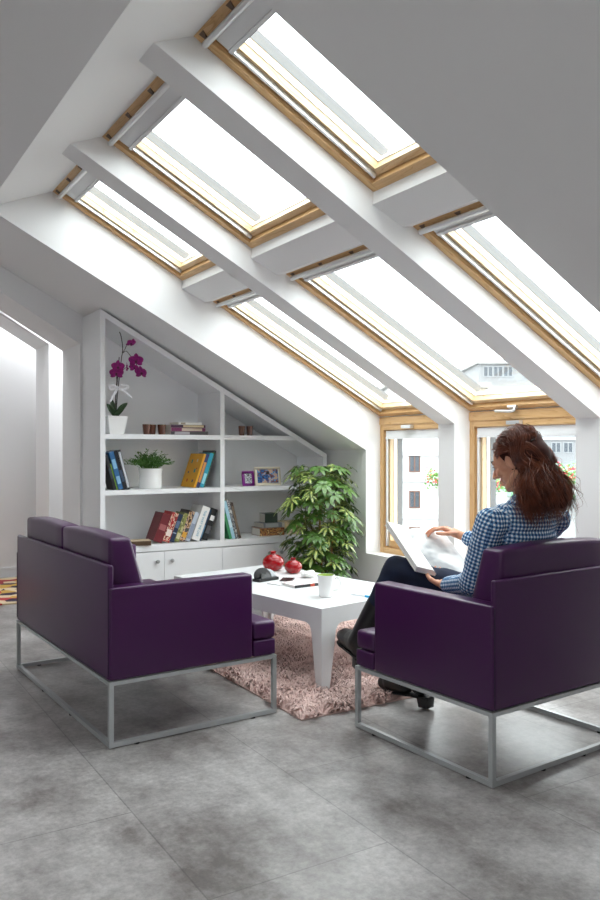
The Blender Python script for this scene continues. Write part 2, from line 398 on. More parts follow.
# ------------------------------------------------------------------ windows
SA = math.atan(.529)
class Fr:   # u down the window, v towards the camera side, w outward
    def __init__(s, o, U, W): s.m = Matrix.Translation(o) @ Matrix((U, Vector((0, -1, 0)), W)).transposed().to_4x4()
def wbox(bm, F, u0, u1, v0, v1, w0, w1): box(bm, u0, u1, v0, v1, w0, w1, F.m)
def grainify(o, F, rails):
    me = o.data; inv = F.m.inverted(); data = []
    seed = random.random()*50
    for v in me.vertices: p = inv @ v.co; data.append(p)
    a = me.attributes.new('grain', 'FLOAT_VECTOR', 'POINT')
    out = []
    for p in data:
        if rails == 'u': out.append((p.x*1.6+seed, p.y*22, p.z*22))
        else: out.append((p.x*22+seed, p.y*1.6, p.z*22))
    a.data.foreach_set('vector', np.array(out, dtype=np.float32).ravel())
def window(name, F, L, Wd, upper, lower, lab, handle=False, vertical=False, bars=True):
    root = empty(name, F.m.translation, label=lab, cat='window'); struct(root)
    inv = Matrix.Translation(-F.m.translation)
    def fin(nm, bm, m, par=root, g=None, bevel=.003):
        o = link(nm, bm, m, None, bevel=bevel)
        if g: grainify(o, F, g)
        o.data.transform(inv); o.parent = par
        return o
    fw = .042; st = .09; sb = .04 if not vertical else .055       # frame width, sash inner edge
    # frame rails
    for v0, v1 in ((0, fw), (Wd-fw, Wd)):
        bm = new_bm(); wbox(bm, F, 0, L, v0, v1, .0, .13); fin('frame_side', bm, M['pine'], g='u')
        bm = new_bm(); s = fw if v0 == 0 else Wd-fw-.012; wbox(bm, F, fw, L-fw, s, s+.012, .022, .13); fin('frame_rebate', bm, M['pine'], g='u', bevel=0)
    for u0, u1 in ((0, fw), (L-fw, L)):
        bm = new_bm(); wbox(bm, F, u0, u1, fw, Wd-fw, .0, .13); fin('frame_rail', bm, M['pine'], g='v')
    sash = empty('sash', (0, 0, 0)); sash.parent = root
    u_in = (.10 if upper else .07) if not vertical else .065
    a = fw+.012
    for v0, v1 in ((a, st), (Wd-st, Wd-a)):
        bm = new_bm(); wbox(bm, F, fw+.004, L-fw-.004, v0, v1, .03, .10); fin('sash_stile', bm, M['pine2'], sash, 'u')
    for u0, u1 in ((fw+.004, u_in+.02), (L-fw-sb, L-fw-.004)):
        bm = new_bm(); wbox(bm, F, u0, u1, st, Wd-st, .03, .10); fin('sash_rail', bm, M['pine2'] if u0 > .2 and not vertical else M['pine'], sash, 'v')
    bm = new_bm(); wbox(bm, F, u_in+.02, L-fw-sb, st, Wd-st, .082, .088); fin('glass_pane', bm, M['glass'], sash, bevel=0)
    # grey gasket around the glass
    bm = new_bm()
    g0, g1 = u_in+.02, L-fw-sb
    for (x0, x1, y0, y1) in ((g0, g1, st, st+.004), (g0, g1, Wd-st-.004, Wd-st), (g0, g0+.004, st, Wd-st), (g1-.004, g1, st, Wd-st)): wbox(bm, F, x0, x1, y0, y1, .066, .092)
    fin('gasket', bm, M['alu'], sash, bevel=0)
    # outer cladding lip
    bm = new_bm()
    for (x0, x1, y0, y1) in ((g0-.02, g1+.02, st-.03, st+.002), (g0-.02, g1+.02, Wd-st-.002, Wd-st+.03)): wbox(bm, F, x0, x1, y0, y1, .100, .150)
    fin('cladding', bm, M['clad'], sash, bevel=0)
    # roller blind: cassette and two side rails
    c0, c1 = ((.062, .132) if upper else (.046, .092)) if not vertical else (.048, .095)
    ub = .05 if upper else .034
    bl = empty('roller_blind', (0, 0, 0)); bl.parent = root
    bm = new_bm(); wbox(bm, F, c0, c1, a+.006, Wd-a-.006, .012, .04); wbox(bm, F, c1, c1+.016, a+.012, Wd-a-.012, .002, .03); fin('cassette', bm, M['cassette'], bl, bevel=.004)
    bm = new_bm()
    for v0 in (a+.004, Wd-a-.018): wbox(bm, F, c1, L-fw-.012, v0, v0+.014, .012, .03)
    fin('guide_rail', bm, M['alu'], bl, bevel=.002)
    if bars:
        vb = empty('ventilation_bar', (0, 0, 0)); vb.parent = root
        bm = new_bm(); p0 = F.m @ Vector((ub, .03, -.018)); p1 = F.m @ Vector((ub, Wd-.03, -.018)); tube(bm, [p0, p1], .0135, 12); fin('bar', bm, M['alu'], vb, bevel=0)
        bm = new_bm()
        for k in range(4):
            v = .05+(Wd-.1)*k/3
            vs = [F.m @ Vector(p) for p in ((.012, v-.02, 0), (.012, v+.02, 0), (ub, v, -.012), (.03, v-.012, .03), (.03, v+.012, .03))]
            vv = [bm.verts.new(p) for p in vs]
            for f in ((0, 1, 2), (0, 2, 3), (1, 4, 2), (3, 2, 4), (0, 3, 4, 1)): bm.faces.new([vv[i] for i in f])
        fin('bracket', bm, M['bracket'], vb, bevel=0)
    if handle:
        vm = Wd*.42 if not vertical else Wd*.42
        u = L-.03 if not vertical else .022
        bm = new_bm()
        if not vertical:
            wbox(bm, F, u-.012, u+.012, vm-.035, vm+.035, -.012, 0)
            pts = [F.m @ Vector(p) for p in ((u, vm+.02, -.01), (u, vm+.02, -.03), (u, vm-.01, -.036), (u-.004, vm-.07, -.034), (u-.006, vm-.13, -.032))]
            tube(bm, catmull(pts, 4), .009, 8)
        else:
            wbox(bm, F, u-.012, u+.012, vm-.055, vm+.055, -.03, 0)
        fin('handle', bm, M['alu'], bevel=.003)
    return root
US = Vector((math.cos(SA), 0, -math.sin(SA))); WS = Vector((math.sin(SA), 0, math.cos(SA)))
where = ['nearest the bookcase', 'in the middle bay', 'in the bay nearest the camera']
wn = 1
for i, (ya, yb) in enumerate(BAYS):
    Wd = ya-yb
    window('window_%d' % wn, Fr(Vector((1.228, ya, zf(1.228))), US, WS), (2.085-1.228)/math.cos(SA), Wd, True, False, 'pine-framed upper roof window '+where[i]); wn += 1
    window('window_%d' % wn, Fr(Vector((2.305, ya, zf(2.305))), US, WS), (3.735-2.305)/math.cos(SA), Wd, False, True, 'long pine-framed lower roof window '+where[i], handle=(i == 1)); wn += 1
    window('window_%d' % wn, Fr(Vector((3.735, ya, 1.395)), Vector((0, 0, -1)), Vector((1, 0, 0))), 1.395-.408, Wd, False, False, 'upright pine-framed window above the sill, '+where[i], handle=True, vertical=True, bars=False); wn += 1
    bm = new_bm(); box(bm, 3.728, 3.86, yb, ya, 1.395, 1.452); o = link('trim_%d' % (5+wn//3+0), bm, M['pine'], bevel=.003)
    grainify(o, Fr(Vector((3.7, ya, 1.45)), Vector((0, 0, -1)), Vector((1, 0, 0))), 'v'); struct(o, 'pine board between roof window and upright window, '+where[i], 'trim')
    o.name = 'trim_%d' % (6+i)
    # outside flashing that closes the joint
    bm = new_bm(); prism(bm, [(3.737, 1.458), (3.86, 1.39), (3.97, 1.39), (3.97, zf(3.85)+.10), (3.80, zf(3.735)+.10)], yb, ya)
    o = struct(link('trim_%d' % (9+i), bm, M['cassette']), 'grey metal flashing outside, '+where[i], 'trim')
# ------------------------------------------------------------------ seating
def rbox(x0, x1, y0, y1, z0, z1, bev, puff=0, n=6, seg=3):
    """cushion-like box: subdivided, puffed, bevelled"""
    bm = new_bm(); box(bm, x0, x1, y0, y1, z0, z1)
    bmesh.ops.bevel(bm, geom=bm.edges[:], offset=bev, segments=seg, profile=.55, affect='EDGES')
    if puff:
        bmesh.ops.subdivide_edges(bm, edges=[e for e in bm.edges if e.calc_length() > .1], cuts=n, use_grid_fill=True)
        cx, cy, cz = (x0+x1)/2, (y0+y1)/2, (z0+z1)/2
        for v in bm.verts:
            a = abs(v.co.x-cx)/((x1-x0)/2); b = abs(v.co.y-cy)/((y1-y0)/2); c = abs(v.co.z-cz)/((z1-z0)/2)
            k = [max(0, 1-t*t) for t in (a, b, c)]
            if c > .8: v.co.z += math.copysign(puff*k[0]*k[1], v.co.z-cz)
            if a > .8: v.co.x += math.copysign(puff*k[1]*k[2], v.co.x-cx)
            if b > .8: v.co.y += math.copysign(puff*k[0]*k[2]*.5, v.co.y-cy)
            v.co += Vector((0, 0, 1))*.002*noise.noise(v.co*9)
    return bm
def seat(name, L, D, ncush, loc, rz, label, cat):
    """local: length along x (0..L), back at y=0, faces +y (0..D)"""
    root = empty(name, loc, rz, label, cat)
    arm = .085; fz = .268
    yf = D-.118
    def tee(x0, x1, y0, z0, z1, bev, e0, e1, yfr):
        bm = new_bm()
        poly = [(x0, y0), (x1, y0)]
        poly += [(x1, yf), (x1+arm-.002, yf), (x1+arm-.002, yfr)] if e1 else [(x1, yfr)]
        poly += [(x0-arm+.002, yfr), (x0-arm+.002, yf), (x0, yf)] if e0 else [(x0, yfr)]
        prism(bm, poly, z0, z1, 'Z')
        bmesh.ops.recalc_face_normals(bm, faces=bm.faces[:])
        bmesh.ops.bevel(bm, geom=bm.edges[:], offset=bev, segments=3, profile=.55, affect='EDGES', clamp_overlap=True); return bm
    base = link('seat_base', tee(arm, L-arm, .047, fz+.004, .342, .008, 1, 1, D-.004), M['leather'], root, autos=50, smooth=True)
    bp = link('back_panel', rbox(.014, L-.014, 0, .024, fz+.004, .735, .009), M['leather'], root, smooth=True, autos=50)
    for nm, x0 in (('armrest', 0), ('armrest', L-arm)):
        o_, i_ = (0, arm) if x0 == 0 else (L, L-arm); q_ = .0125 if x0 == 0 else L-.0125
        bm = new_bm(); prism(bm, [(o_, .002), (q_, .002), (q_, .0255), (i_, .0255), (i_, D-.125), (o_, D-.125)], fz+.004, .645, 'Z')
        bmesh.ops.recalc_face_normals(bm, faces=bm.faces[:])
        bmesh.ops.bevel(bm, geom=[e for e in bm.edges if not (abs(e.verts[0].co.x-q_) < 1e-4 and abs(e.verts[1].co.x-q_) < 1e-4)], offset=.011, segments=3, profile=.55, affect='EDGES', clamp_overlap=True)
        a = link(nm, bm, M['leather'], root, smooth=True, autos=50)
        bm = new_bm()
        tube(bm, [(q_, .001, .285), (q_, .001, .638)], .0022, 6); link('seam', bm, M['seam'], a, smooth=True)
    w = (L-2*arm)/ncush
    for i in range(ncush):
        x0 = arm+i*w+.0012; x1 = arm+(i+1)*w-.0012
        s = link('seat_cushion', tee(x0, x1, .10, .345, .425, .02, i == 0, i == ncush-1, D), M['leather'], root, smooth=True, autos=60)
        bm = rbox(x0, x1, .05, .19, .43, .835, .018, .012)
        for v in bm.verts:       # lean back, thinner at the top
            k = (v.co.z-.43)/.4; f = (v.co.y-.05)/.14
            v.co.y = .032 + f*(.215-.12*k)
            v.co.z += .004*math.sin(math.pi*max(0, min(1, (v.co.x-x0)/(x1-x0))))*max(0, k)
        c = link('back_cushion', bm, M['leather'], root, smooth=True, autos=60)
    t = .0095
    # tubular frame: two end loops joined by long bars
    for x in (t, L-t):
        bm = new_bm()
        for (ya, yb, za, zb) in ((0, 2*t, 0.004, fz), (D-2*t, D, 0.004, fz), (2*t, D-2*t, 0.005, .005+2*t), (2*t, D-2*t, fz-.015, fz)):
            box(bm, x-t, x+t, ya, yb, za, zb)
        lo = link('frame_loop', bm, M['frame'], root, bevel=.004)
        for y in (.12, D-.12):
            bm = new_bm(); lathe(bm, [(0, 0), (.012, 0), (.012, .006), (0, .006)], 12, (x, y)); link('foot_pad', bm, M['black'], lo)
    bm = new_bm(); box(bm, 2*t, L-2*t, 0, 2*t, fz-.015, fz); link('back_rail', bm, M['frame'], root, bevel=.004)
    bm = new_bm(); box(bm, 2*t, L-2*t, 0, 2*t, .005, .005+2*t); lo = link('floor_bar', bm, M['frame'], root, bevel=.004)
    for x in (L*.35, L*.65):
        bm = new_bm(); lathe(bm, [(0, 0), (.012, 0), (.012, .006), (0, .006)], 12, (x, t)); link('foot_pad', bm, M['black'], lo)
    bm = new_bm(); box(bm, 2*t, L-2*t, D-2*t, D, fz-.015, fz); link('front_rail', bm, M['frame'], root, bevel=.004)
    return root
# left: two-seater with its back along Y facing the windows
sofa = seat('sofa', 1.430, .79, 2, (.934, 4.531, 0), R(-87.47), 'purple leather two-seat sofa on a grey tube frame in front of the bookcase', 'sofa')
arm_ = seat('armchair', .82, .768, 1, (2.037, 2.036, 0), R(3.8), 'dark purple leather armchair with the woman sitting in it', 'armchair')

# ------------------------------------------------------------------ table
ang = math.atan2(.126, .747); TO = Vector((2.112, 3.263, 0)); TW, TL, TH = .757, 1.355, .42
table = empty('coffee_table', TO, ang, 'low white lacquered coffee table standing on the shaggy rug', 'table')
bm = new_bm(); box(bm, 0, TW, 0, TL, TH-.028, TH)
link('tabletop', bm, M['table'], table)
za = TH-.082
for x0, x1, y0, y1 in ((0, .02, 0, TL), (TW-.02, TW, 0, TL), (.02, TW-.02, 0, .02), (.02, TW-.02, TL-.02, TL)):
    bm = new_bm(); box(bm, x0, x1, y0, y1, za, TH-.028); link('apron', bm, M['table'], table)
def wing(bm, wtop, wbot, s0, axis, mx, off):
    pts = [(s0, .018), (wbot, .018), (wtop, za-.05)]
    for k in range(1, 7):
        a = math.pi - k/6*math.pi/2; pts.append((wtop+.05+.05*math.cos(a), za-.05+.05*math.sin(a)))
    pts.append((s0, za))
    if mx is not None: pts = [(mx-s, z) for s, z in pts]
    prism(bm, pts, off, off+.02, axis)
for sx in (0, 1):
    for sy in (0, 1):
        bm = new_bm()
        wing(bm, .075, .040, 0, 'X', TL if sy else None, TW-.02 if sx else 0)
        wing(bm, .095, .055, .02, 'Y', TW if sx else None, TL-.02 if sy else 0)
        link('leg', bm, M['table'], table)
TT = table.matrix_basis
def on_table(px, py):
    p = at(px, py, z=TH); p.z = TH+.0005; return p

# ------------------------------------------------------------------ rug
RX0, RX1, RY0, RY1 = 1.83, 3.2, 2.99, 4.83
rug = empty('shaggy_rug', (RX0, RY0, 0), 0, 'dusty pink shaggy rug under the white coffee table', 'rug')
bm = new_bm(); box(bm, 0, RX1-RX0, 0, RY1-RY0, 0.001, .008)
link('backing', bm, cm('c9aea6', .9), rug)
M['pile'] = mat('dusty_pink_yarn', hexc('e0c2ba'), .8, sheen=.3, var=(3.5, hexc('cba89f'), .35, .7))
def pile(nt, h):
    vs, fs = [], []
    rng = np.random.default_rng(3)
    for i in range(nt):
        x = rng.uniform(.0, RX1-RX0); y = rng.uniform(0, RY1-RY0)
        cn = noise.noise(Vector((x*6, y*6, 0)))*3.2 + noise.noise(Vector((x*17, y*17, 4)))*2
        if 1: 
            q = TT.inverted() @ Vector((RX0+x, RY0+y, 0))
            if -.03 < q.x < TW+.02 and -.04 < q.y < TL+.02 and (q.x < .10 or q.x > TW-.11) and (q.y < .085 or q.y > TL-.09): continue
        a = cn + rng.normal()*.6; lean = rng.uniform(.35, .95)*h
        edge = min(x, y, RX1-RX0-x, RY1-RY0-y)
        hh = h*rng.uniform(.55, 1.0)*(.6 if edge < .02 else 1)*(1+.35*noise.noise(Vector((x*9, y*9, 9))))
        w = rng.uniform(.003, .0055); d = Vector((math.cos(a), math.sin(a), 0)); s = Vector((-d.y, d.x, 0))*w
        tw = rng.normal()*.8
        s2_ = Vector((s.x*math.cos(tw)-s.y*math.sin(tw), s.x*math.sin(tw)+s.y*math.cos(tw), 0))
        p0 = Vector((x, y, .006)); p1 = p0+d*lean*.3+Vector((0, 0, hh*.65)); p2 = p0+d*lean*.8+Vector((0, 0, hh*.95)); p3 = p0+d*lean*1.25+Vector((0, 0, hh*.72))
        b = len(vs); vs += [p0-s, p0+s, p1-s, p1+s, p2-s2_, p2+s2_, p3]
        fs += [(b, b+1, b+3, b+2), (b+2, b+3, b+5, b+4), (b+4, b+5, b+6)]
    return vs, fs
v_, f_ = pile(60000, .05)
pl = pyd('pile', v_, f_, M['pile'], rug); pl['kind'] = 'stuff'
# patterned rug in the next room
bm = new_bm(); box(bm, .2, 1.62, 6.42, 7.7, .001, .012)
tag(link('patterned_rug', bm, ramp_pattern('oriental_pattern', ['8c2a2a', 'c9a04a', 'b23b3b', '3a2a3f', 'd8c3a0', '9c2f3a'], 9, .9, 'v')), 'red and ochre patterned rug on the floor of the next room at left', 'rug')

# ------------------------------------------------------------------ bookcase
YB = 5.42; DB = .44; XBL = at(100.3, 400, Y=YB).x; XBR = at(326.7, 454, Y=YB).x
zl = at(100.3, 308.7, Y=YB).z; zr = at(326.7, 454.2, Y=YB).z; sb_ = (zl-zr)/(XBR-XBL)
ztop = lambda x: zl-sb_*(x-XBL)
def X(px, Y=YB): return at(px, 450, Y=Y).x
bc = empty('bookcase', (0, 0, 0), 0, 'tall white built-in bookcase with a slanted top following the ceiling', 'bookcase')
TK = .036
yb0, yb1 = YB, YB+DB-.005
def part(nm, f, m=M['white'], bev=.002, par=bc):
    bm = new_bm(); f(bm); return link(nm, bm, m, par, bevel=bev)
part('side_panel', lambda b: prism(b, [(XBL, 0), (XBL+TK, 0), (XBL+TK, ztop(XBL+TK)), (XBL, ztop(XBL))], yb0, yb1))
part('side_panel', lambda b: prism(b, [(XBR-TK, 0), (XBR, 0), (XBR, ztop(XBR)), (XBR-TK, ztop(XBR-TK))], yb0, yb1))
tv = TK*1.18
part('slanted_top', lambda b: prism(b, [(XBL+TK, ztop(XBL+TK)), (XBR-TK, ztop(XBR-TK)), (XBR-TK, ztop(XBR-TK)-tv), (XBL+TK, ztop(XBL+TK)-tv)], yb0, yb1))
XD0, XD1 = X(220.4), X(224.6)
zco0 = at(200, 548, Y=YB).z; zco = at(200, 541.8, Y=YB).z
part('divider', lambda b: prism(b, [(XD0, zco), (XD1, zco), (XD1, ztop(XD1)-tv), (XD0, ztop(XD0)-tv)], yb0+.001, yb1))
part('back_panel', lambda b: prism(b, [(XBL+TK, .05), (XBR-TK, .05), (XBR-TK, ztop(XBR-TK)-tv), (XBL+TK, ztop(XBL+TK)-tv)], yb1-.02, yb1))
part('counter', lambda b: box(b, XBL+TK, XBR-TK, yb0, yb1-.02, zco0, zco))
z2 = at(150, 489.4, Y=YB).z; z1_ = at(150, 434.4, Y=YB).z
xs1 = XBL + (zl-z1_-tv+.0)/sb_; xs1b = XBL+(zl-(z1_-.033)-tv)/sb_
yS = yb0+.003
part('shelf', lambda b: box(b, XBL+TK, XD0, yS, yb1-.02, z2-.034, z2))
part('shelf', lambda b: box(b, XBL+TK, XD0, yS, yb1-.02, z1_-.034, z1_))
part('shelf', lambda b: box(b, XD1, XBR-TK, yS, yb1-.02, z2-.034, z2))
part('shelf', lambda b: prism(b, [(XD1, z1_-.034), (xs1b, z1_-.034), (xs1, z1_), (XD1, z1_)], yS, yb1-.02))
part('plinth', lambda b: box(b, XBL+TK, XBR-TK, yb0+.04, yb0+.06, 0, .06))
dx = [XBL+TK, X(164.3), X(222.3), X(274.6), XBR-TK]
for i in range(4):
    d = part('door', lambda b: box(b, dx[i]+.0015, dx[i+1]-.0015, yb0, yb0+.02, .06, zco0-.006))
    kx = dx[i+1]-.055 if i % 2 == 0 else dx[i]+.055
    bm = new_bm(); lathe(bm, [(0, 0), (.006, 0), (.006, .012), (.014, .016), (.014, .022), (0, .024)], 16)
    k = link('knob', bm, M['steel'], d, smooth=True, autos=40); k.data.transform(Matrix.Translation((kx, yb0, zco0-.075)) @ Matrix.Rotation(R(90), 4, 'X'))
part('door', lambda b: box(b, 0, .001, 0, .001, 0, .001)) if False else None

# ------------------------------------------------------------------ books
def book(t, h, d, cover, label, spine=None, pages='pages', group=None, title=None, tcol='f0f0ea', bands=(), cat='book', pic=None):
    """origin at lower spine-left corner; thickness x, depth +y (spine faces -y), height z"""
    root = empty('book', (0, 0, 0), 0, label, cat, group or 'books on the bookcase shelves')
    c = cover if not isinstance(cover, str) else cm(cover, .42)
    sp = c if spine is None else (spine if not isinstance(spine, str) else cm(spine, .42))
    b = .0022
    bm = new_bm(); box(bm, 0, b, 0.001, d, 0, h); box(bm, t-b, t, .001, d, 0, h); link('cover', bm, c, root)
    bm = new_bm(); box(bm, 0, t, -.001, .0016, 0, h); s = link('spine', bm, sp, root, bevel=.0006)
    bm = new_bm(); box(bm, b, t-b, .002, d-.004, .003, h-.003); link('page_block', bm, M[pages], root)
    for z0, z1, col in bands:
        bm = new_bm(); box(bm, t*.12, t*.88, -.0018, -.0012, h*z0, h*z1); link('spine_band', bm, cm(col, .5), s)
    if title:
        mt = Matrix.Translation((t/2, -.0022, h*.5)) @ Matrix(((0, 1, 0), (0, 0, -1), (-1, 0, 0))).to_4x4()
        text_part('title', title, min(t*.62, h*.92/(len(title)*.66)), cm(tcol, .5), s, mt)
    if pic:
        pic(s, t, h, d)
    return root
def lean(row, wall, y, z, th, dirn):
    """row of (book, t, yoff) leaning on the upright at x = wall: dirn=+1 tops lean to +x, -1 to -x"""
    c, sn = math.cos(th), math.sin(th)
    hs = [max(v[2] for v in bk.children[0].bound_box) for bk, _, _ in row]
    off, x = [], 0
    for (bk, t, yo), h in zip(row, hs):
        off.append((x, x+t/c)); x += t/c+.0015
    if dirn > 0: x0 = wall-.003-max(b+h*sn for (a, b), h in zip(off, hs))
    else: x0 = wall+.003+max(h*sn-a for (a, b), h in zip(off, hs))
    for (bk, t, yo), (a, b) in zip(row, off):
        if dirn > 0: bk.matrix_world = Matrix.Translation((x0+b, y+yo, z)) @ Matrix.Rotation(th, 4, 'Y') @ Matrix.Translation((-t, 0, 0))
        else: bk.matrix_world = Matrix.Translation((x0+a, y+yo, z)) @ Matrix.Rotation(-th, 4, 'Y')
G = 'books on the bookcase'
zC = zco+.0006; zM = z2+.0006; zT = z1_+.0006
mpx = X(181)-X(180)
pat1 = ramp_pattern('cover_red_print', ['a01f22', 'b5302c', 'd8b8a0', '7c1418', 'a01f22'], 30)
pat2 = ramp_pattern('cover_photo_brown', ['2c2420', '8c5a34', 'c9b08c', '5a3a52', '3b4a3a'], 28)
pat3 = ramp_pattern('cover_olive_print', ['8c8c4a', '6f7440', 'b5b07a'], 24)
Gc = None
K=1.28
row = [
 (book(.052*K, .215, .16, '6a1a22', 'dark red book, leftmost of the leaning row on the bookcase counter', bands=((.42, .62, 'a05a5a'),)), .052*K, .02),
 (book(.040*K, .225, .16, 'a5181c', 'bright red book with a printed spine in the leaning row on the counter', spine=pat1, bands=((.2, .42, 'e8d8d0'),)), .040*K, .02),
 (book(.026*K, .215, .16, '1d2c46', 'narrow navy book beside the bright red book on the counter', bands=((.3, .34, '8fa0b8'), (.5, .75, '5a6c88'))), .026*K, .02),
 (book(.028*K, .22, .16, '6f7440', 'olive green book in the leaning row on the counter', spine=pat3, bands=((.1, .3, 'c9c49a'),)), .028*K, .02),
 (book(.034*K, .235, .17, '3b302c', 'brown book with a colourful pictured spine in the leaning row on the counter', spine=pat2, bands=((.12, .3, 'd8a03c'),)), .034*K, .02),
 (book(.026*K, .225, .17, 'b8c0cc', 'slim pale grey book with small lettering in the leaning row on the counter', bands=((.08, .6, '8a94a6'),)), .026*K, .015),
 (book(.050*K, .262, .20, 'c9c9c6', 'thick white book with blue spine lettering in the leaning row on the counter', spine='eceae6', title='THE WAY WE LIVE', tcol='1c93b5'), .050*K, .0),
 (book(.016*K, .245, .17, '21405c', 'thin dark blue book right of the thick white book on the counter', bands=((.1, .5, '5f8aa8'),)), .016*K, .02),
 (book(.034*K, .245, .17, '131416', 'black book, rightmost of the leaning row against the bookcase divider', bands=((.62, .78, 'e0e0de'), (.2, .45, '55565a'))), .034*K, .01),
]
th = R(21)
lean(row, XD0, YB+.03, zC, th, 1)
# mid shelf left: leaning left against the side panel
row = [
 (book(.020, .26, .15, '1a1c20', 'black book at the far left of the middle shelf', bands=((.3, .6, '3a4450'),)), .020, .01),
 (book(.008, .19, .15, '8fbf4a', 'very thin lime green booklet on the middle shelf at left'), .008, .01),
 (book(.034, .275, .16, '2a5f8f', 'mid blue book leaning left on the middle shelf', bands=((.15, .35, '86b4d4'), (.55, .8, '7fb0d0'))), .034, .0),
 (book(.026, .285, .17, '10141c', 'black book with a thin spine line beside the blue book on the middle shelf', bands=((.2, .5, '3a4a60'),)), .026, .0),
 (book(.022, .29, .17, 'd8dade', 'white edged black-spined book, rightmost of the group at left on the middle shelf', spine='16181c', bands=((.05, .95, 'b9bcc2'),)), .022, .0),
]
lean(row, XBL+TK, YB+.02, zM, R(15), -1)
# yellow group
def yellow_pic(s, t, h, d):
    for (a0, a1, b0, b1, c) in ((.12, .5, .35, .62, '2f8f8a'), (.2, .45, .68, .9, 'd8d2b8'), (.1, .4, .08, .28, '3a4a6a'), (.55, .85, .62, .9, '2f9a8a'), (.5, .8, .08, .3, 'c2502c'), (.6, .85, .36, .5, '204f6a'), (.1, .3, .5, .6, 'b03a2c')):
        bm = new_bm(); box(bm, -.0009, -.0002, d*(a0*.65+a1*.35), d*(a1*.65+a0*.35), h*(b0*.7+b1*.3), h*(b1*.7+b0*.3)); link('cover_picture', bm, cm(c, .5), s, bevel=0)
th2 = R(19)
row = [
 (book(.016, .265, .25, 'e3a51e', 'large yellow illustrated book leaning right on the middle shelf', spine='d99a1c', pic=yellow_pic), .016, .0),
 (book(.026, .262, .2, '27305c', 'navy book with orange lettering behind the yellow book', bands=((.15, .75, 'c98a50'),)), .026, .0),
 (book(.030, .268, .2, '1f93ad', 'turquoise book right of the navy book on the middle shelf', bands=((.1, .4, '8fd0dc'),)), .030, .0),
 (book(.012, .275, .2, '3f7a3a', 'thin green book right of the turquoise book on the middle shelf'), .012, .02),
 (book(.014, .29, .21, '4a4c4c', 'tall thin dark grey book against the divider on the middle shelf'), .014, .04),
]
lean(row, XD0, YB+.03, zM, th2, 1)
# right counter: leaning left against divider
row = [
 (book(.022, .20, .22, '3f8f5f', 'green book, first of the three against the right side of the divider'), .022, -.0),
 (book(.026, .30, .2, 'a8cfe0', 'pale blue book leaning left against the divider on the right counter', bands=((.3, .5, 'd8e8ee'),)), .026, .0),
 (book(.024, .31, .2, '8a8d90', 'grey mottled book next to the pale blue book', spine=ramp_pattern('cover_grey_print', ['8a8d90', '5c6066', 'c8c8c2'], 40)), .024, .0),
 (book(.022, .285, .2, '4a3c34', 'dark brown book, rightmost of the group leaning on the divider', bands=((.1, .9, '7a6a58'),)), .022, .0),
]
lean(row, XD1, YB+.03, zC, R(15), -1)
# flat books
def flat(w, t, d, x, y, z, rz, cover, label, spine=None, bands=(), pages='pages'):
    b = book(t, w, d, cover, label, spine, bands=bands, pages=pages)
    # lay it down: spine faces the camera, height runs along +x
    b.matrix_world = Matrix.Translation((x, y, z)) @ Matrix.Rotation(rz, 4, 'Z') @ Matrix.Rotation(R(90), 4, 'Y') @ Matrix.Translation((-t, 0, 0))
    return z+t+.0006
z = zC
flat(.19, .032, .15, X(125), YB+.02, z, R(-14), 'c8b294', 'thick beige paperback lying flat at the left end of the counter', spine='5a4634')
z = zT
for (w, t, px, rz, c, s, lab, bands) in (
  (.29, .026, 173.5, -4, 'd6d6d2', '4a4648', 'grey-spined book at the bottom of the stack on the top shelf', ((.1, .5, 'b0aab0'),)),
  (.28, .026, 174.0, 3, 'c8b8a0', '7b2c5c', 'plum-spined book in the stack on the top shelf', ((.3, .9, 'd8c8b8'),)),
  (.27, .022, 173.6, -3, 'e2dfd8', '3c1f38', 'dark purple book in the stack on the top shelf', ((.35, .95, 'cdbb9a'),)),
  (.19, .018, 181, 2, 'dcd8cc', 'e8e6e0', 'pale book on top of the stack on the top shelf', ((.1, .3, '9a8c7a'),))):
    z = flat(w, t, .17, X(px), YB+.05, z, R(rz), c, lab, s, bands)
z = zC
z0 = flat(.215, .060, .17, X(266), YB+.10, zC, R(-4), '8a5a3a', 'thick brown patterned book at the bottom of the stack behind the plant', spine=ramp_pattern('cover_ornate', ['7c3a28', 'b98a4c', '9c6a3c', '5a2c20', 'cfae78'], 34), bands=())
z0 = flat(.17, .038, .16, X(270.5), YB+.11, z0, R(2), '84888c', 'grey book in the middle of the stack behind the plant', bands=((.1, .8, 'a8acae'),))
z0 = flat(.115, .075, .10, X(273), YB+.13, z0, R(0), '2c3a30', 'dark green box-like book on top of the stack behind the plant')
flat(.15, .05, .15, X(293), YB+.09, zC, R(0), 'd8c8a8', 'cream book lying flat behind the plant at the right end of the counter')
flat(.15, .05, .15, X(291), YB+.10, zC+.051, R(3), 'c8b08a', 'tan book on the cream book behind the plant')

# ------------------------------------------------------------------ shelf objects
def votive(px, z, lab, y=YB+.08, s=1):
    r = empty('candle_holder', (X(px, y), y, z), 0, lab, 'candle holder', 'brown glass candle holders')
    bm = new_bm(); lathe(bm, [(0, 0), (.024*s, 0), (.027*s, .02), (.031*s, .074), (.028*s, .074), (.024*s, .022), (0, .012)], 20); link('cup', bm, M['brown_glass'], r, smooth=True, autos=50)
    bm = new_bm(); lathe(bm, [(0, .013), (.021*s, .013), (.021*s, .034), (0, .034)], 16); link('candle', bm, cm('c9a070', .6), r, smooth=True, autos=50)
votive(146.6, zT, 'brown glass candle holder, leftmost of the pair beside the orchid'); votive(152.0, zT, 'brown glass candle holder touching the leftmost one', YB+.13)
votive(161.7, zT, 'single brown glass candle holder between the pair and the book stack')
votive(241.8, zT, 'brown glass candle holder on the right top shelf, nearer the divider', s=.85); votive(249.6, zT, 'brown glass candle holder on the right top shelf, farther from the divider', s=.85)
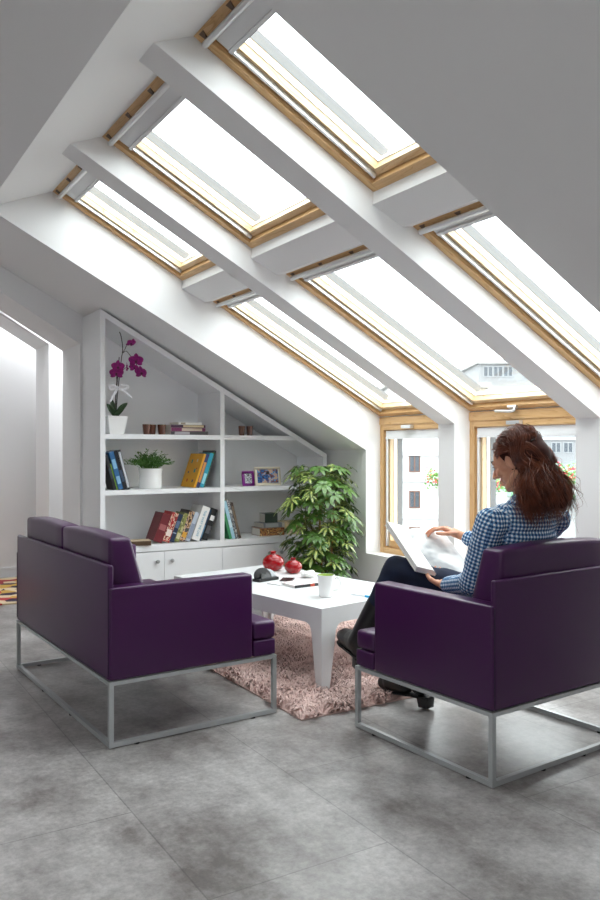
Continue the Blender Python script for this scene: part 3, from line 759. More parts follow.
def photo_frame(px0, px1, h, colm, pic, lab, y):
    w = X(px1, y)-X(px0, y)
    r = empty('photo_frame', (X(px0, y), y, zM+.0032), R(-3), lab, 'photo frame', 'photo frames on the middle shelf')
    tilt = Matrix.Rotation(R(-10), 4, 'X')
    bm = new_bm(); b = w*.13 if w < .1 else w*.12
    bb = .020
    box(bm, 0, w, 0, .014, 0, bb); box(bm, 0, w, 0, .014, h-bb, h); box(bm, 0, bb, 0, .014, bb, h-bb); box(bm, w-bb, w, 0, .014, bb, h-bb)
    bmesh.ops.remove_doubles(bm, verts=bm.verts[:], dist=1e-5)
    f = link('frame', bm, colm, r, bevel=.002); f.data.transform(tilt)
    bm = new_bm(); box(bm, bb, w-bb, .005, .012, bb, h-bb); p = link('picture', bm, pic, r); p.data.transform(tilt)
    bm = new_bm(); prism(bm, [(.012, h*.75), (.012, h*.68), (.07, .012), (.078, .012)], w*.45, w*.55, 'X'); link('stand', bm, cm('30302f'), r)
photo_frame(243.2, 254.5, .118, cm('7a1f7c', .35), ramp_pattern('small_photo', ['9aa0a8', 'd8d8da', '55585e', 'b8bcc4'], 60), 'small purple photo frame on the middle shelf', YB+.06)
photo_frame(255.8, 280.6, .148, cm('e8e0cc', .4), ramp_pattern('blue_photo', ['14387a', '2a6cb0', '0e2450', '8a4a3a', '3a8cc8', 'c8a890'], 26), 'cream landscape photo frame with a blue picture on the middle shelf', YB+.07)

# small herb in white pot
hx, hy = X(150.5, YB+.12), YB+.12
hp = empty('potted_herb', (hx, hy, zM), 0, 'bushy green herb in a white ceramic pot on the middle shelf', 'potted plant')
bm = new_bm(); lathe(bm, [(0, 0), (.078, 0), (.086, .01), (.084, .06), (.080, .10), (.088, .148), (.080, .148), (.074, .10), (0, .10)], 32); link('pot', bm, M['porcelain'], hp, smooth=True, autos=60)
bm = new_bm(); lathe(bm, [(0, .135), (.078, .135)], 24); link('soil', bm, M['soil'], hp)
rng = random.Random(5); vs, fs = [], []; sb2 = new_bm()
for i in range(150):
    a = rng.uniform(0, 2*math.pi); r0 = rng.uniform(0, .06); L_ = rng.uniform(.07, .165); out = rng.uniform(.02, .15)
    p0 = Vector((r0*math.cos(a), r0*math.sin(a), .135)); p3 = p0+Vector((out*math.cos(a), out*math.sin(a)*.8, L_*(1-.5*out/.13)))
    pts = catmull([p0, (p0+p3)/2+Vector((0, 0, .02)), p3], 4)
    tube(sb2, pts, .0012, 4)
    for k in range(10):
        q = pts[rng.randrange(2, len(pts))]; b = rng.uniform(0, 6.28); dl = Vector((math.cos(b), math.sin(b), rng.uniform(.0, .9))).normalized()
        s = dl.cross(Vector((0, 0, 1))).normalized()*.006; l = rng.uniform(.016, .028)
        i0 = len(vs); vs += [q, q+dl*l*.5-s+Vector((0, 0, .002)), q+dl*l, q+dl*l*.5+s+Vector((0, 0, .002))]; fs.append((i0, i0+1, i0+2, i0+3))
link('stems', sb2, M['herb'], hp); pyd('leaves', vs, fs, M['herb'], hp, False)

# orchid
ox, oy = X(114.2, YB+.10), YB+.10
orc = empty('potted_orchid', (ox, oy, zT), R(4), 'magenta orchid with a white bow in a square white pot on the top shelf', 'potted plant')
bm = new_bm(); w0, w1, hh = .052, .073, .128
lo = [bm.verts.new((sx*w0, sy*w0, 0)) for sx, sy in ((-1, -1), (1, -1), (1, 1), (-1, 1))]
hi = [bm.verts.new((sx*w1, sy*w1, hh)) for sx, sy in ((-1, -1), (1, -1), (1, 1), (-1, 1))]
ii = [bm.verts.new((sx*(w1-.006), sy*(w1-.006), hh)) for sx, sy in ((-1, -1), (1, -1), (1, 1), (-1, 1))]
il = [bm.verts.new((sx*(w1-.010), sy*(w1-.010), hh-.02)) for sx, sy in ((-1, -1), (1, -1), (1, 1), (-1, 1))]
bm.faces.new(lo[::-1]); bm.faces.new(il)
for a, b in ((lo, hi), (hi, ii), (ii, il)):
    for i in range(4): bm.faces.new((a[i], a[(i+1) % 4], b[(i+1) % 4], b[i]))
link('pot', bm, M['porcelain'], orc, bevel=.003)
inv_o = orc.matrix_basis.inverted()
def oP(px, py, dy=0):   # photo position on the orchid's own depth
    p = at(px, py, Y=oy+dy); return inv_o @ p
def leaf_big(base, tip, w, m, par, droop=.02):
    vs, fs = [], []; n = 8
    base, tip = Vector(base), Vector(tip); d = tip-base; s = d.cross(Vector((0, 1, .3))).normalized()
    for i in range(n+1):
        t = i/n; c = base+d*t+Vector((0, 0, -droop*t*t*2+droop*1.4*t)); ww = w*math.sin(math.pi*min(1, .12+t*.86))**.7
        if i == n: ww = 0.001
        for k in (-1, -.5, 0, .5, 1): vs.append(c+s*ww*k+Vector((0, -.01*abs(k), .006*abs(k))))
    for i in range(n):
        for k in range(4): a = i*5+k; fs.append((a, a+1, a+6, a+5))
    o = pyd('leaf', vs, fs, m, par); md = o.modifiers.new('t', 'SOLIDIFY'); md.thickness = .002
for bx, tx, ty, w, dy in ((115, 127, 402, .022, -.03), (114, 106.5, 403, .02, -.01), (113, 123, 409, .02, -.06), (115, 110, 397, .018, .02), (116, 125, 405, .02, .04)):
    leaf_big(oP(bx, 417, dy*.3), oP(tx, ty, dy), w, M['darkleaf'], orc)
st1 = [oP(116, 418), oP(117, 400), oP(118.5, 385), oP(120, 372), oP(121.5, 358), oP(122.5, 352), oP(122.5, 345), oP(121, 336), oP(119.5, 331), oP(121.5, 328.5)]
bm = new_bm(); tube(bm, catmull(st1, 4), .0032, 6)
tube(bm, catmull([oP(122.5, 353), oP(125, 349), oP(127, 345), oP(131, 343)], 4), .0022, 6)
tube(bm, catmull([oP(123, 353), oP(126, 351), oP(129, 354), oP(132, 358), oP(135, 362), oP(139, 369)], 4), .0022, 6)
tube(bm, catmull([oP(116, 418, .01), oP(116, 398, .01), oP(117.5, 380, .01), oP(118.5, 366), oP(119.2, 357)], 4), .003, 6)
tube(bm, catmull([oP(117.5, 380), oP(116.5, 374), oP(116, 371)], 4), .002, 6); tube(bm, catmull([oP(120.5, 371), oP(124, 369), oP(127, 367)], 4), .002, 6)
link('stem', bm, cm('3c3a34', .6), orc, smooth=True)
bm = new_bm(); tube(bm, [oP(114.5, 418, .02), oP(117, 370, .02)], .0025, 6); link('support_stick', bm, cm('3a2c24', .6), orc)
def bloom(c, r, yaw, pitch):
    root_m = Matrix.Translation(c) @ Euler((pitch, 0, yaw)).to_matrix().to_4x4()
    vs, fs = [], []
    for k, (a, l, w) in enumerate(((90, 1, .42), (210, .9, .40), (330, .9, .40), (18, 1.0, .62), (162, 1.0, .62))):
        a = R(a); d = Vector((math.cos(a), 0, math.sin(a))); s = Vector((-d.z, 0, d.x)); b = len(vs); n = 6
        for i in range(n+1):
            t = i/n; ww = w*r*math.sin(math.pi*min(1, .1+.88*t))**.6
            for q in (-1, 0, 1): vs.append(root_m @ (d*r*l*t + s*ww*q*.5*1.6 + Vector((0, (-.12*t+.25*t*t)*r-.0015*(k > 2) - .05*r*abs(q), 0))))
        for i in range(n):
            for q in range(2): z = b+i*3+q; fs.append((z, z+1, z+4, z+3))
    o = pyd('flower', vs, fs, M['petal'], orc); md = o.modifiers.new('t', 'SOLIDIFY'); md.thickness = .001
    bm = new_bm(); bmesh.ops.create_icosphere(bm, subdivisions=2, radius=r*.17, matrix=root_m @ Matrix.Translation((0, -.1*r, -.1*r)) @ Matrix.Diagonal((1, 1.3, 1.2, 1)))
    link('flower_lip', bm, cm('5a0f3f', .5), o, smooth=True)
for px, py, r, yw, pt in ((131, 343, .030, 25, 45), (136, 361, .037, -20, 5), (141, 373, .036, 10, -10), (118, 367, .033, -15, 0), (116.5, 373.5, .035, -25, -8), (127, 368, .026, 60, 0), (134, 368, .026, 0, -20)):
    bloom(oP(px, py, -.02), r*1.5, R(yw), R(pt))
# bow
def ribbon(pts, w, par):
    pts = catmull(pts, 5); vs, fs = [], []
    for i, p in enumerate(pts):
        t = (pts[min(i+1, len(pts)-1)]-pts[max(0, i-1)]).normalized(); s = t.cross(Vector((0, -1, .15))).normalized()*w*(.55+.45*math.sin(math.pi*i/(len(pts)-1)))
        vs += [p-s, p+s]
    for i in range(len(pts)-1): fs.append((2*i, 2*i+1, 2*i+3, 2*i+2))
    o = pyd('ribbon_loop', vs, fs, M['ribbon'], par); md = o.modifiers.new('t', 'SOLIDIFY'); md.thickness = .0008
bow = empty('ribbon_bow', (0, 0, 0)); bow.parent = orc
kx, ky = 118.5, 388
ribbon([oP(kx, ky, -.03), oP(114, 385.5, -.05), oP(109.5, 386, -.04), oP(112, 389.5, -.05), oP(kx, ky, -.03)], .010, bow)
ribbon([oP(kx, ky, -.03), oP(122, 385, -.05), oP(128, 386.5, -.04), oP(124, 390, -.05), oP(kx, ky, -.03)], .010, bow)
ribbon([oP(kx, ky, -.03), oP(115, 393, -.05), oP(111.5, 399, -.04), oP(110, 402, -.05)], .010, bow)
ribbon([oP(kx, ky, -.03), oP(124, 391, -.05), oP(129, 395, -.04), oP(132, 398, -.05)], .009, bow)
bm = new_bm(); bmesh.ops.create_icosphere(bm, subdivisions=2, radius=.011, matrix=Matrix.Translation(oP(kx, ky, -.035))); link('knot', bm, M['ribbon'], bow, smooth=True)

# ------------------------------------------------------------------ table objects
def vase(px, py, s, lab):
    p = on_table(px, py); r = empty('vase', p, 0, lab, 'vase', 'red glass vases on the coffee table')
    prof = [(0, 0), (.034, 0), (.054, .012), (.068, .036), (.070, .054), (.062, .078), (.040, .096), (.019, .103), (.016, .112), (.023, .121), (.020, .1215), (.012, .112), (.014, .103), (.036, .094), (.056, .076), (.064, .054), (.062, .036), (.049, .016), (0, .008)]
    bm = new_bm(); lathe(bm, [(a*s, b*s) for a, b in prof], 32); link('glass_body', bm, M['redglass'], r, smooth=True, autos=70)
    bm = new_bm(); tube(bm, [(.0175*s*math.cos(a), .0175*s*math.sin(a), +.104*s) for a in [k*math.pi/8 for k in range(17)]], .0022*s, 6, False); link('neck_ring', bm, M['redglass'], r, smooth=True)
vase(273.2, 570.5, 1.02, 'larger round red glass vase at the back of the coffee table')
vase(293.3, 573.2, .80, 'smaller round red glass vase in front of the plant on the coffee table')
p = on_table(326, 596.5); mug = empty('mug', p, R(-25), 'white mug with a lime green inside near the front corner of the table', 'mug')
mug.scale = (1.13, 1.13, 1.16)
bm = new_bm(); lathe(bm, [(0, 0), (.030, 0), (.033, .003), (.034, .03), (.0415, .100), (.0385, .100)], 32); link('body', bm, M['porcelain'], mug, smooth=True, autos=50)
bm = new_bm(); lathe(bm, [(.0385, .0995), (.032, .03), (.029, .006), (0, .006)], 32); link('inside', bm, M['green'], mug, smooth=True, autos=50)
bm = new_bm(); tube(bm, catmull([(.037, 0, .082), (.056, 0, .086), (.068, 0, .062), (.058, 0, .034), (.034, 0, .028)], 6), .0052, 8); link('handle', bm, M['porcelain'], mug, smooth=True)
# spectacle case (open shell case)
p = on_table(266, 580.5); gc = empty('glasses_case', p, ang+R(6), 'black spectacle case lying open with a grey lining on the table', 'glasses case')
def fan(w, h, th, bulge, m, name, mtx):
    bm = new_bm(); n, k = 20, 5; g = []
    for j in range(k+1):
        q = j/k; g.append([(math.cos(math.pi*i/n)*w*q, -bulge*(1-q*q), math.sin(math.pi*i/n)**.8*h*q) for i in range(n+1)])
    a = [[bm.verts.new(p) for p in r] for r in g[1:]]; c0 = bm.verts.new((0, -bulge, 0))
    for i in range(n): bm.faces.new((c0, a[0][i], a[0][i+1]))
    for r0, r1 in zip(a, a[1:]):
        for i in range(n): bm.faces.new((r0[i], r1[i], r1[i+1], r0[i+1]))
    bmesh.ops.transform(bm, matrix=mtx, verts=bm.verts[:])
    o = link(name, bm, m, gc, smooth=True); md = o.modifiers.new('t', 'SOLIDIFY'); md.thickness = th; return o
T3 = Matrix.Translation
bm = new_bm(); box(bm, -.080, .080, -.028, .034, 0, .016); link('case_base', bm, M['black'], gc, bevel=.007)
fan(.080, .066, .003, .012, cm('0e0e10', .7), 'case_lid', T3((-.006, .006, .014)) @ Matrix.Rotation(R(-28), 4, 'X'))
fan(.074, .058, .002, .004, cm('9da0a4', .7), 'lining', T3((.022, .002, .013)) @ Matrix.Rotation(R(-30), 4, 'X'))
bm = new_bm(); vv = [bm.verts.new(p) for p in ((-.060, -.022, .018), (.030, -.022, .018), (.012, .002, .048), (-.012, -.004, .036), (-.036, .004, .052))]
bm.faces.new(vv); o = link('case_flap', bm, cm('17181a', .3), gc); o.modifiers.new('t', 'SOLIDIFY').thickness = .003

# papers / envelopes
def sheet(nm, px, py, w, d, t, rz, m, lab, cat, z=0):
    p = on_table(px, py); p.z += z
    bm = new_bm(); box(bm, -w/2, w/2, -d/2, d/2, 0, t)
    return tag(link(nm, bm, m, None, bevel=t*.2, loc=p), lab, cat), p, rz
o, p, rz = sheet('envelope', 281, 583.5, .13, .10, .006, 0, cm('e4e4e6', .6), 'white folded envelope next to the glasses case', 'envelope'); o.rotation_euler[2] = ang+R(8)
o2, p, rz = sheet('phone', 287, 580.8, .07, .13, .009, 0, cm('26272a', .25), 'dark slim phone lying behind the envelope', 'phone'); o2.rotation_euler[2] = ang+R(-50)
pm = on_table(303, 584.8)
mag = empty('magazine', pm, ang+R(-6), 'small magazine with a black and red spine behind the mug', 'magazine')
bm = new_bm(); box(bm, -.105, .105, -.07, .07, 0, .014); link('pages', bm, M['paper'], mag, bevel=.002)
bm = new_bm(); box(bm, -.107, .107, -.074, .072, .014, .0155); link('cover', bm, ramp_pattern('magazine_cover', ['f0eeee', 'e2dedd', 'e8b0b0', 'f4f2f2'], 22), mag)
bm = new_bm(); box(bm, -.107, -.0, -.0745, -.071, 0, .0155); box(bm, .03, .107, -.0745, -.071, 0, .0155); link('spine', bm, cm('1b1c1f', .4), mag)
bm = new_bm(); box(bm, 0, .03, -.0745, -.071, 0, .0155); link('spine_label', bm, cm('b4472f', .4), mag)
# crumpled tissue on the magazine
bm = new_bm(); bmesh.ops.create_icosphere(bm, subdivisions=4, radius=.045)
for v in bm.verts:
    n = noise.noise(v.co*38)*.35+noise.noise(v.co*90)*.15; v.co *= (1+n); v.co.z = v.co.z*.42
zmn = min(v.co.z for v in bm.verts)
for v in bm.verts: v.co.z -= zmn
tp = on_table(313, 579.5); tp.z += .0
tag(link('tissue', bm, M['paper'], None, loc=tp+Vector((0.02, .08, 0))), 'crumpled white tissue behind the magazine on the table', 'tissue')
# pen
pp = on_table(366, 597.5); pen = empty('pen', pp+Vector((0, .006, .0062)), ang+R(100), 'pen with a bright blue cap at the table edge beside her leg', 'pen')
bm = new_bm(); tube(bm, [(0, 0, 0), (.09, 0, 0)], .005, 10); link('barrel', bm, cm('e0e4e8'), pen, smooth=True, autos=40)
bm = new_bm(); tube(bm, [(-.035, 0, 0), (0, 0, 0)], .006, 10); link('cap', bm, cm('1fa3d8', .3), pen, smooth=True, autos=40)

# ------------------------------------------------------------------ umbrella plant
PX, PY = 3.21, 4.98
pt = empty('umbrella_plant', (PX, PY, 0), 0, 'large variegated umbrella plant in the corner between bookcase and window', 'potted plant')
bm = new_bm(); lathe(bm, [(0, 0), (.11, 0), (.12, .01), (.145, .24), (.155, .25), (.155, .27), (.140, .27), (.13, .24), (0, .235)], 28); link('pot', bm, M['terracotta'], pt, smooth=True, autos=50)
bm = new_bm(); lathe(bm, [(0, .245), (.13, .245)], 20); link('soil', bm, M['soil'], pt)
rng = random.Random(11)
sbm = new_bm(); vs, fs, at_ = [], [], []
tr = []
for k in range(7):
    a = k*.9+.3; p0 = Vector((.05*math.cos(a), .05*math.sin(a), .24)); p3 = Vector((.16*math.cos(a+.4), .15*math.sin(a+.4), rng.uniform(.75, .98)))
    pts = catmull([p0, p0*.7+p3*.3+Vector((.02, .01, .02)), p0*.35+p3*.65-Vector((.02, .0, 0)), p3], 5); tube(sbm, pts, [.007-.004*i/len(pts) for i in range(len(pts))], 6); tr.append(pts)
link('stems', sbm, M['stem'], pt, smooth=True)
bm = new_bm(); tube(bm, [(.02, 0, .24), (-.01, .01, .95)], .006, 8); tube(bm, [(.07, -.03, .24), (.10, -.04, .8)], .006, 8); link('support_stakes', bm, M['wood_stake'], pt)
def leaflet(b, d, nrm, L_, w, var):
    s = d.cross(nrm).normalized(); n = 5; i0 = len(vs)
    for i in range(n+1):
        t = i/n; ww = w*math.sin(math.pi*min(1, .06+.9*t))**.75 if i < n else .001
        c = b+d*L_*t - Vector((0, 0, 1))*L_*.42*t*t
        for q in (-1, -.35, .35, 1):
            vs.append(c+s*ww*q+nrm*.12*ww*abs(q)); at_.append((min(1, abs(q)*.55+(.0 if var < .35 else .5)+rng.uniform(0, .12)), var*.6, 0))
    for i in range(n):
        for q in range(3): z = i0+i*4+q; fs.append((z, z+1, z+5, z+4))
pb = new_bm()
def umbrella(c, axis, size, nl, src):
    axis = axis.normalized(); o = axis.orthogonal().normalized(); p = axis.cross(o)
    tube(pb, catmull([src, (src+c)/2+Vector((0, 0, .03)), c], 3), .0016, 4)
    v = rng.random()*.9; a0 = rng.uniform(0, 6)
    for k in range(nl):
        a = a0+2*math.pi*k/nl+rng.uniform(-.15, .15); d = (o*math.cos(a)+p*math.sin(a)+axis*rng.uniform(.05, .3)).normalized()
        leaflet(c+d*.012, d, axis, size*rng.uniform(.75, 1.1), size*.21, v)
cnt = 0
while cnt < 250:
    a = rng.uniform(0, 2*math.pi); zz = rng.uniform(.30, 1.07)
    rmax = .30*(1-.25*((zz-.75)/.35)**2) if zz > .4 else .26
    if zz > .95: rmax = .24
    r_ = rmax*math.sqrt(rng.uniform(.12, 1))
    c = Vector((r_*math.cos(a), r_*math.sin(a)*.95, zz))
    w = pt.location+c
    if w.x > 3.50 or w.y > YB-.09: continue
    stem = rng.choice(tr); sp_ = min(stem, key=lambda q: (q-c).length+rng.uniform(0, .05))
    axis = Vector((math.cos(a)*.7*r_/.3, math.sin(a)*.7*r_/.3, .75)); umbrella(c, axis, rng.uniform(.052, .082), rng.choice((6, 7, 7, 8)), sp_); cnt += 1
# keep leaf tips inside the corner
for v in vs:
    if PX+v.x > 3.585: v.x = 3.585-PX
    if PY+v.y > YB-.015: v.y = YB-.015-PY
fo = pyd('foliage', vs, fs, M['leaf'], pt, True, {'lf': at_})
link('leaf_stalks', pb, cm('7f8f3f', .6), pt, smooth=True)
# ------------------------------------------------------------------ the woman
def cone(bm, a, b, ra, rb, n=16):
    """tapered capsule"""
    a, b = Vector(a), Vector(b); d = b-a; L = d.length; t = d.normalized(); u = t.orthogonal().normalized(); s = t.cross(u)
    rings = []
    prof = []
    for k in range(1, 6): an = math.pi/2*k/6; prof.append((-ra*math.cos(an), ra*math.sin(an)))
    prof.append((0, ra)); prof.append((L, rb))
    for k in range(5, 0, -1): an = math.pi/2*k/6; prof.append((L+rb*math.cos(an), rb*math.sin(an)))
    for z, r in prof: rings.append([bm.verts.new(a+t*z+(u*math.cos(2*math.pi*i/n)+s*math.sin(2*math.pi*i/n))*r) for i in range(n)])
    for p, q in zip(rings, rings[1:]):
        for i in range(n): bm.faces.new((p[i], p[(i+1) % n], q[(i+1) % n], q[i]))
    e0 = bm.verts.new(a-t*ra); e1 = bm.verts.new(b+t*rb)
    for i in range(n): bm.faces.new((e0, rings[0][(i+1) % n], rings[0][i])); bm.faces.new((e1, rings[-1][i], rings[-1][(i+1) % n]))
def ell(bm, c, rad, rot=None, sub=3):
    m = Matrix.Translation(Vector(c)) @ (rot.to_4x4() if rot else Matrix.Identity(4)) @ Matrix.Diagonal((*rad, 1))
    bmesh.ops.create_icosphere(bm, subdivisions=sub, radius=1, matrix=m)
def fuse(name, bm, m, voxel, smooth_n, parent, dec=None):
    me = bpy.data.meshes.new(name+'_src'); bm.to_mesh(me); bm.free()
    o = bpy.data.objects.new(name+'_src', me); COL.objects.link(o)
    r = o.modifiers.new('r', 'REMESH'); r.mode = 'VOXEL'; r.voxel_size = voxel; r.use_smooth_shade = True
    s = o.modifiers.new('s', 'SMOOTH'); s.factor = .5; s.iterations = smooth_n
    dg = bpy.context.evaluated_depsgraph_get(); nm = bpy.data.meshes.new_from_object(o.evaluated_get(dg)); bpy.data.objects.remove(o); bpy.data.meshes.remove(me)
    nm.name = name; nm.materials.clear(); nm.materials.append(m); nm.shade_smooth()
    q = bpy.data.objects.new(name, nm); COL.objects.link(q); q.parent = parent; return q
woman = empty('person', (0, 0, 0), 0, 'woman with long wavy hair and blue checked shirt, reading a book in the armchair', 'person')
V = Vector
# head frame: local y = face direction, z = up
HC = V((2.395, 2.255, 1.155))
fd = V((-.30, .86, -.36)).normalized(); rt = fd.cross(V((0, 0, 1))).normalized(); up_ = rt.cross(fd)
HM = Matrix.Translation(HC) @ Matrix((rt, fd, up_)).transposed().to_4x4(); HR = Matrix((rt, fd, up_)).transposed()
hp_ = lambda x, y, z: HM @ V((x, y, z))
body = new_bm()
def hell(c, r, rx=0): ell(body, hp_(*c), r, HR @ Euler((R(rx), 0, 0)).to_matrix())
hell((0, -.018, .035), (.074, .092, .082))         # cranium
hell((0, .035, .02), (.062, .058, .070))           # forehead, face
hell((0, .040, -.035), (.050, .050, .058))         # mid face
hell((0, .052, -.078), (.030, .032, .030))         # jaw front
hell((0, .074, -.092), (.017, .014, .014))         # chin
for sx in (-1, 1):
    cone(body, hp_(sx*.050, .0, -.050), hp_(sx*.022, .062, -.088), .020, .017)   # jaw line
    hell((sx*.036, .072, -.022), (.020, .016, .018))                    # cheek
    cone(body, hp_(sx*.014, .094, .024), hp_(sx*.042, .080, .024), .0085, .007)  # brow
    hell((sx*.030, .078, .006), (.0145, .013, .0145))                  # eyeball bulge
    # ear
    ell(body, hp_(sx*.072, .0, -.004), (.010, .019, .032), HR @ Euler((R(-12), 0, R(sx*-18))).to_matrix(), 2)
cone(body, hp_(0, .094, .012), hp_(0, .116, -.026), .0065, .0105)       # nose bridge to tip
for sx in (-1, 1): hell((sx*.010, .105, -.030), (.0075, .010, .0065))
cone(body, hp_(-.016, .090, -.055), hp_(.016, .090, -.055), .0075, .0075)   # upper lip
cone(body, hp_(-.013, .089, -.067), hp_(.013, .089, -.067), .0075, .0075)   # lower lip
# neck
cone(body, hp_(0, -.015, -.045), (2.415, 2.225, .985), .050, .052)
cone(body, (2.415, 2.225, 1.0), (2.42, 2.24, .90), .050, .055)
# torso, hips (under the clothes)
for a, b, ra, rb in (((2.42, 2.25, .88), (2.42, 2.29, .70), .06, .065), ((2.42, 2.29, .70), (2.41, 2.36, .52), .065, .08), ((2.26, 2.240, .905), (2.58, 2.240, .905), .030, .030)): cone(body, a, b, ra, rb)
# arms
SL, EL, WL = V((2.235, 2.245, .915)), V((2.225, 2.33, .672)), V((2.285, 2.565, .622))
SR, ER, WR = V((2.60, 2.245, .915)), V((2.665, 2.50, .715)), V((2.568, 2.775, .802))
for s, e, w in ((SL, EL, WL), (SR, ER, WR)): cone(body, s, e, .030, .030); cone(body, e, w, .032, .021)
# legs (inside the trousers)
HL_, KL, AL = V((2.34, 2.42, .52)), V((2.44, 2.95, .50)), V((2.42, 2.90, .13))
HR_, KR, AR = V((2.50, 2.42, .53)), V((2.275, 2.875, .655)), V((2.205, 3.085, .285))
for h, k, a in ((HL_, KL, AL), (HR_, KR, AR)): cone(body, h, k, .068, .046); cone(body, k, a, .044, .03)
# hands
def hand(W_, dirn, palm_n, side, curls, spread=.0):
    """W_: wrist, dirn: along the hand, palm_n: out of the palm, side: towards the thumb"""
    d = dirn.normalized(); n = (palm_n-d*palm_n.dot(d)).normalized(); s = side-d*side.dot(d); s = (s-n*s.dot(n)).normalized()
    cone(body, W_, W_+d*.03, .021, .022)
    for k in range(4):
        o = s*(.027-.018*k)
        cone(body, W_+d*.02+o*.55, W_+d*(.083-.004*abs(k-1))+o, .0135, .0105, 12)
    lens = ((.040, .024, .019), (.044, .028, .020), (.041, .026, .019), (.032, .020, .017))
    for k in range(4):
        p = W_+d*(.085-.004*abs(k-1))+s*(.027-.018*k); ang_ = curls[0] + curls[3]*k; r = .0086-.0006*(k == 3)
        f = d+s*(spread*(1.5-k))
        f = f.normalized()
        tot_ = 0
        for j in range(3):
            tot_ += ang_ if j == 0 else curls[j]
            q = p+(f*math.cos(tot_)+n*math.sin(tot_))*lens[k][j]
            cone(body, p, q, r, r*.92, 10); p = q; r *= .92
    # thumb from the side of the palm near its base
    p = W_+d*.026+s*.022; q = p+(d*.55+s*.75+n*.25).normalized()*.036; cone(body, p, q, .0125, .0105, 12)
    w = q+(d*.85+s*.25+n*.35).normalized()*.030; cone(body, q, w, .0102, .0092, 12)
    cone(body, w, w+(d*.95+n*.30).normalized()*.022, .0092, .0078, 12)
# left hand under the lower edge of the book, thumb on the page; right hand resting on the page
hand(WL, V((.42, .84, .02)), V((.1, -.1, .9)), V((-.8, .3, .5)), (.25, .55, .5, .04))
hand(WR, V((-.56, .70, .36)), V((-.1, .1, -1)), V((-.9, -.4, .0)), (.55, .45, .35, -.07), .06)
bo = fuse('body', body, M['skin'], .0036, 3, woman)
# eyes, brows, lips
for sx in (-1, 1):
    bm = new_bm(); ell(bm, hp_(sx*.030, .084, .004), (.0105, .0095, .0075), HR, 2); e_ = link('eye', bm, cm('efe9e4', .2), woman, smooth=True)
    bm = new_bm(); ell(bm, hp_(sx*.030, .0925, .001), (.0045, .002, .0045), HR, 2); link('iris', bm, cm('2a1a12', .2), e_, smooth=True)
    bm = new_bm(); tube(bm, catmull([hp_(sx*.012, .1015, .028), hp_(sx*.030, .093, .034), hp_(sx*.048, .078, .028)], 4), [.002]*8+[.001], 6); link('eyebrow', bm, cm('2a1710', .8), woman)
    bm = new_bm(); tube(bm, catmull([hp_(sx*.018, .094, .008), hp_(sx*.030, .097, .010), hp_(sx*.042, .087, .007)], 4), .0013, 5); link('eyelash', bm, cm('1a100c', .8), woman)
bm = new_bm(); ell(bm, hp_(0, .0915, -.055), (.019, .0075, .0045), HR, 2); ell(bm, hp_(0, .0905, -.066), (.016, .0080, .0055), HR, 2); link('lips', bm, cm('a85a50', .4), woman, smooth=True)

def boneattr(o, bones):
    """per-vertex coordinates in the nearest bone's own frame, for the woven check"""
    me = o.data; n = len(me.vertices); co_ = np.empty(n*3, dtype=np.float64); me.vertices.foreach_get('co', co_); co_ = co_.reshape(-1, 3)
    no = np.array([v.normal[:] for v in me.vertices])
    best = np.full(n, 1e9); P = np.zeros((n, 3)); N = np.zeros((n, 3))
    for a, b, r, hint in bones:
        a = np.array(a); b = np.array(b); d = b-a; L = np.linalg.norm(d); t = d/L
        u = np.array(hint)-t*np.dot(hint, t); u /= np.linalg.norm(u); s = np.cross(t, u)
        rel = co_-a; tt = np.clip(rel@t, 0, L); dist = np.linalg.norm(rel-tt[:, None]*t, axis=1)-r
        k = dist < best; best[k] = dist[k]
        P[k] = np.stack([rel@u, rel@s, rel@t], 1)[k]; N[k] = np.stack([no@u, no@s, no@t], 1)[k]
    for nm, dta in (('bp', P+10), ('bn', N)):
        at2 = me.attributes.new(nm, 'FLOAT_VECTOR', 'POINT'); at2.data.foreach_set('vector', dta.astype(np.float32).ravel())
# shirt
sh = new_bm()
TB0, TB1 = V((2.42, 2.235, .955)), V((2.41, 2.33, .50))
for z, hw, hd, y in ((.935, .155, .066, 2.232), (.90, .172, .080, 2.235), (.85, .168, .092, 2.25), (.79, .150, .098, 2.265), (.72, .140, .098, 2.285), (.65, .145, .105, 2.31), (.58, .160, .112, 2.335), (.52, .168, .115, 2.355)):
    ell(sh, (2.418, y, z), (hw, hd, .055), Euler((R(-10), 0, 0)).to_matrix())
ell(sh, (2.418, 2.29, .85), (.12, .085, .07))       # chest
cone(sh, (2.418, 2.225, .965), (2.41, 2.228, .985), .070, .064)   # collar stand
cone(sh, (2.30, 2.235, .935), (2.54, 2.235, .935), .058, .058)
cone(sh, (2.36, 2.228, .965), (2.47, 2.228, .965), .05, .05)
for s, e, w in ((SL, EL, WL), (SR, ER, WR)):
    cone(sh, s, e, .062, .050); cone(sh, e, e.lerp(w, .78 if w is WL else .80), .052, .036)
    cone(sh, e.lerp(w, .70 if w is WL else .72), e.lerp(w, .84), .038, .037)
    cone(sh, s+V((0, 0, .005)), V((2.418, 2.235, .955)), .055, .05)
so = fuse('shirt', sh, M['gingham'], .0055, 4, woman)
def ruffle(o, fn):
    me = o.data; data = [(v.co.copy(), v.normal.copy()) for v in me.vertices]; out = []
    for p, q in data: out += list(p+q*fn(p))
    me.vertices.foreach_set('co', out); me.update()
ruffle(so, lambda p: noise.noise(V((p.x*11, p.y*11, p.z*22)))*.006+noise.noise(V((p.x*30, p.y*30, p.z*40)))*.0022)
boneattr(so, [(TB0, TB1, .13, (1, 0, 0)), (SL, EL, .055, (1, 0, 0)), (EL, WL, .045, (0, 0, 1)), (SR, ER, .055, (1, 0, 0)), (ER, WR, .045, (0, 0, 1))])
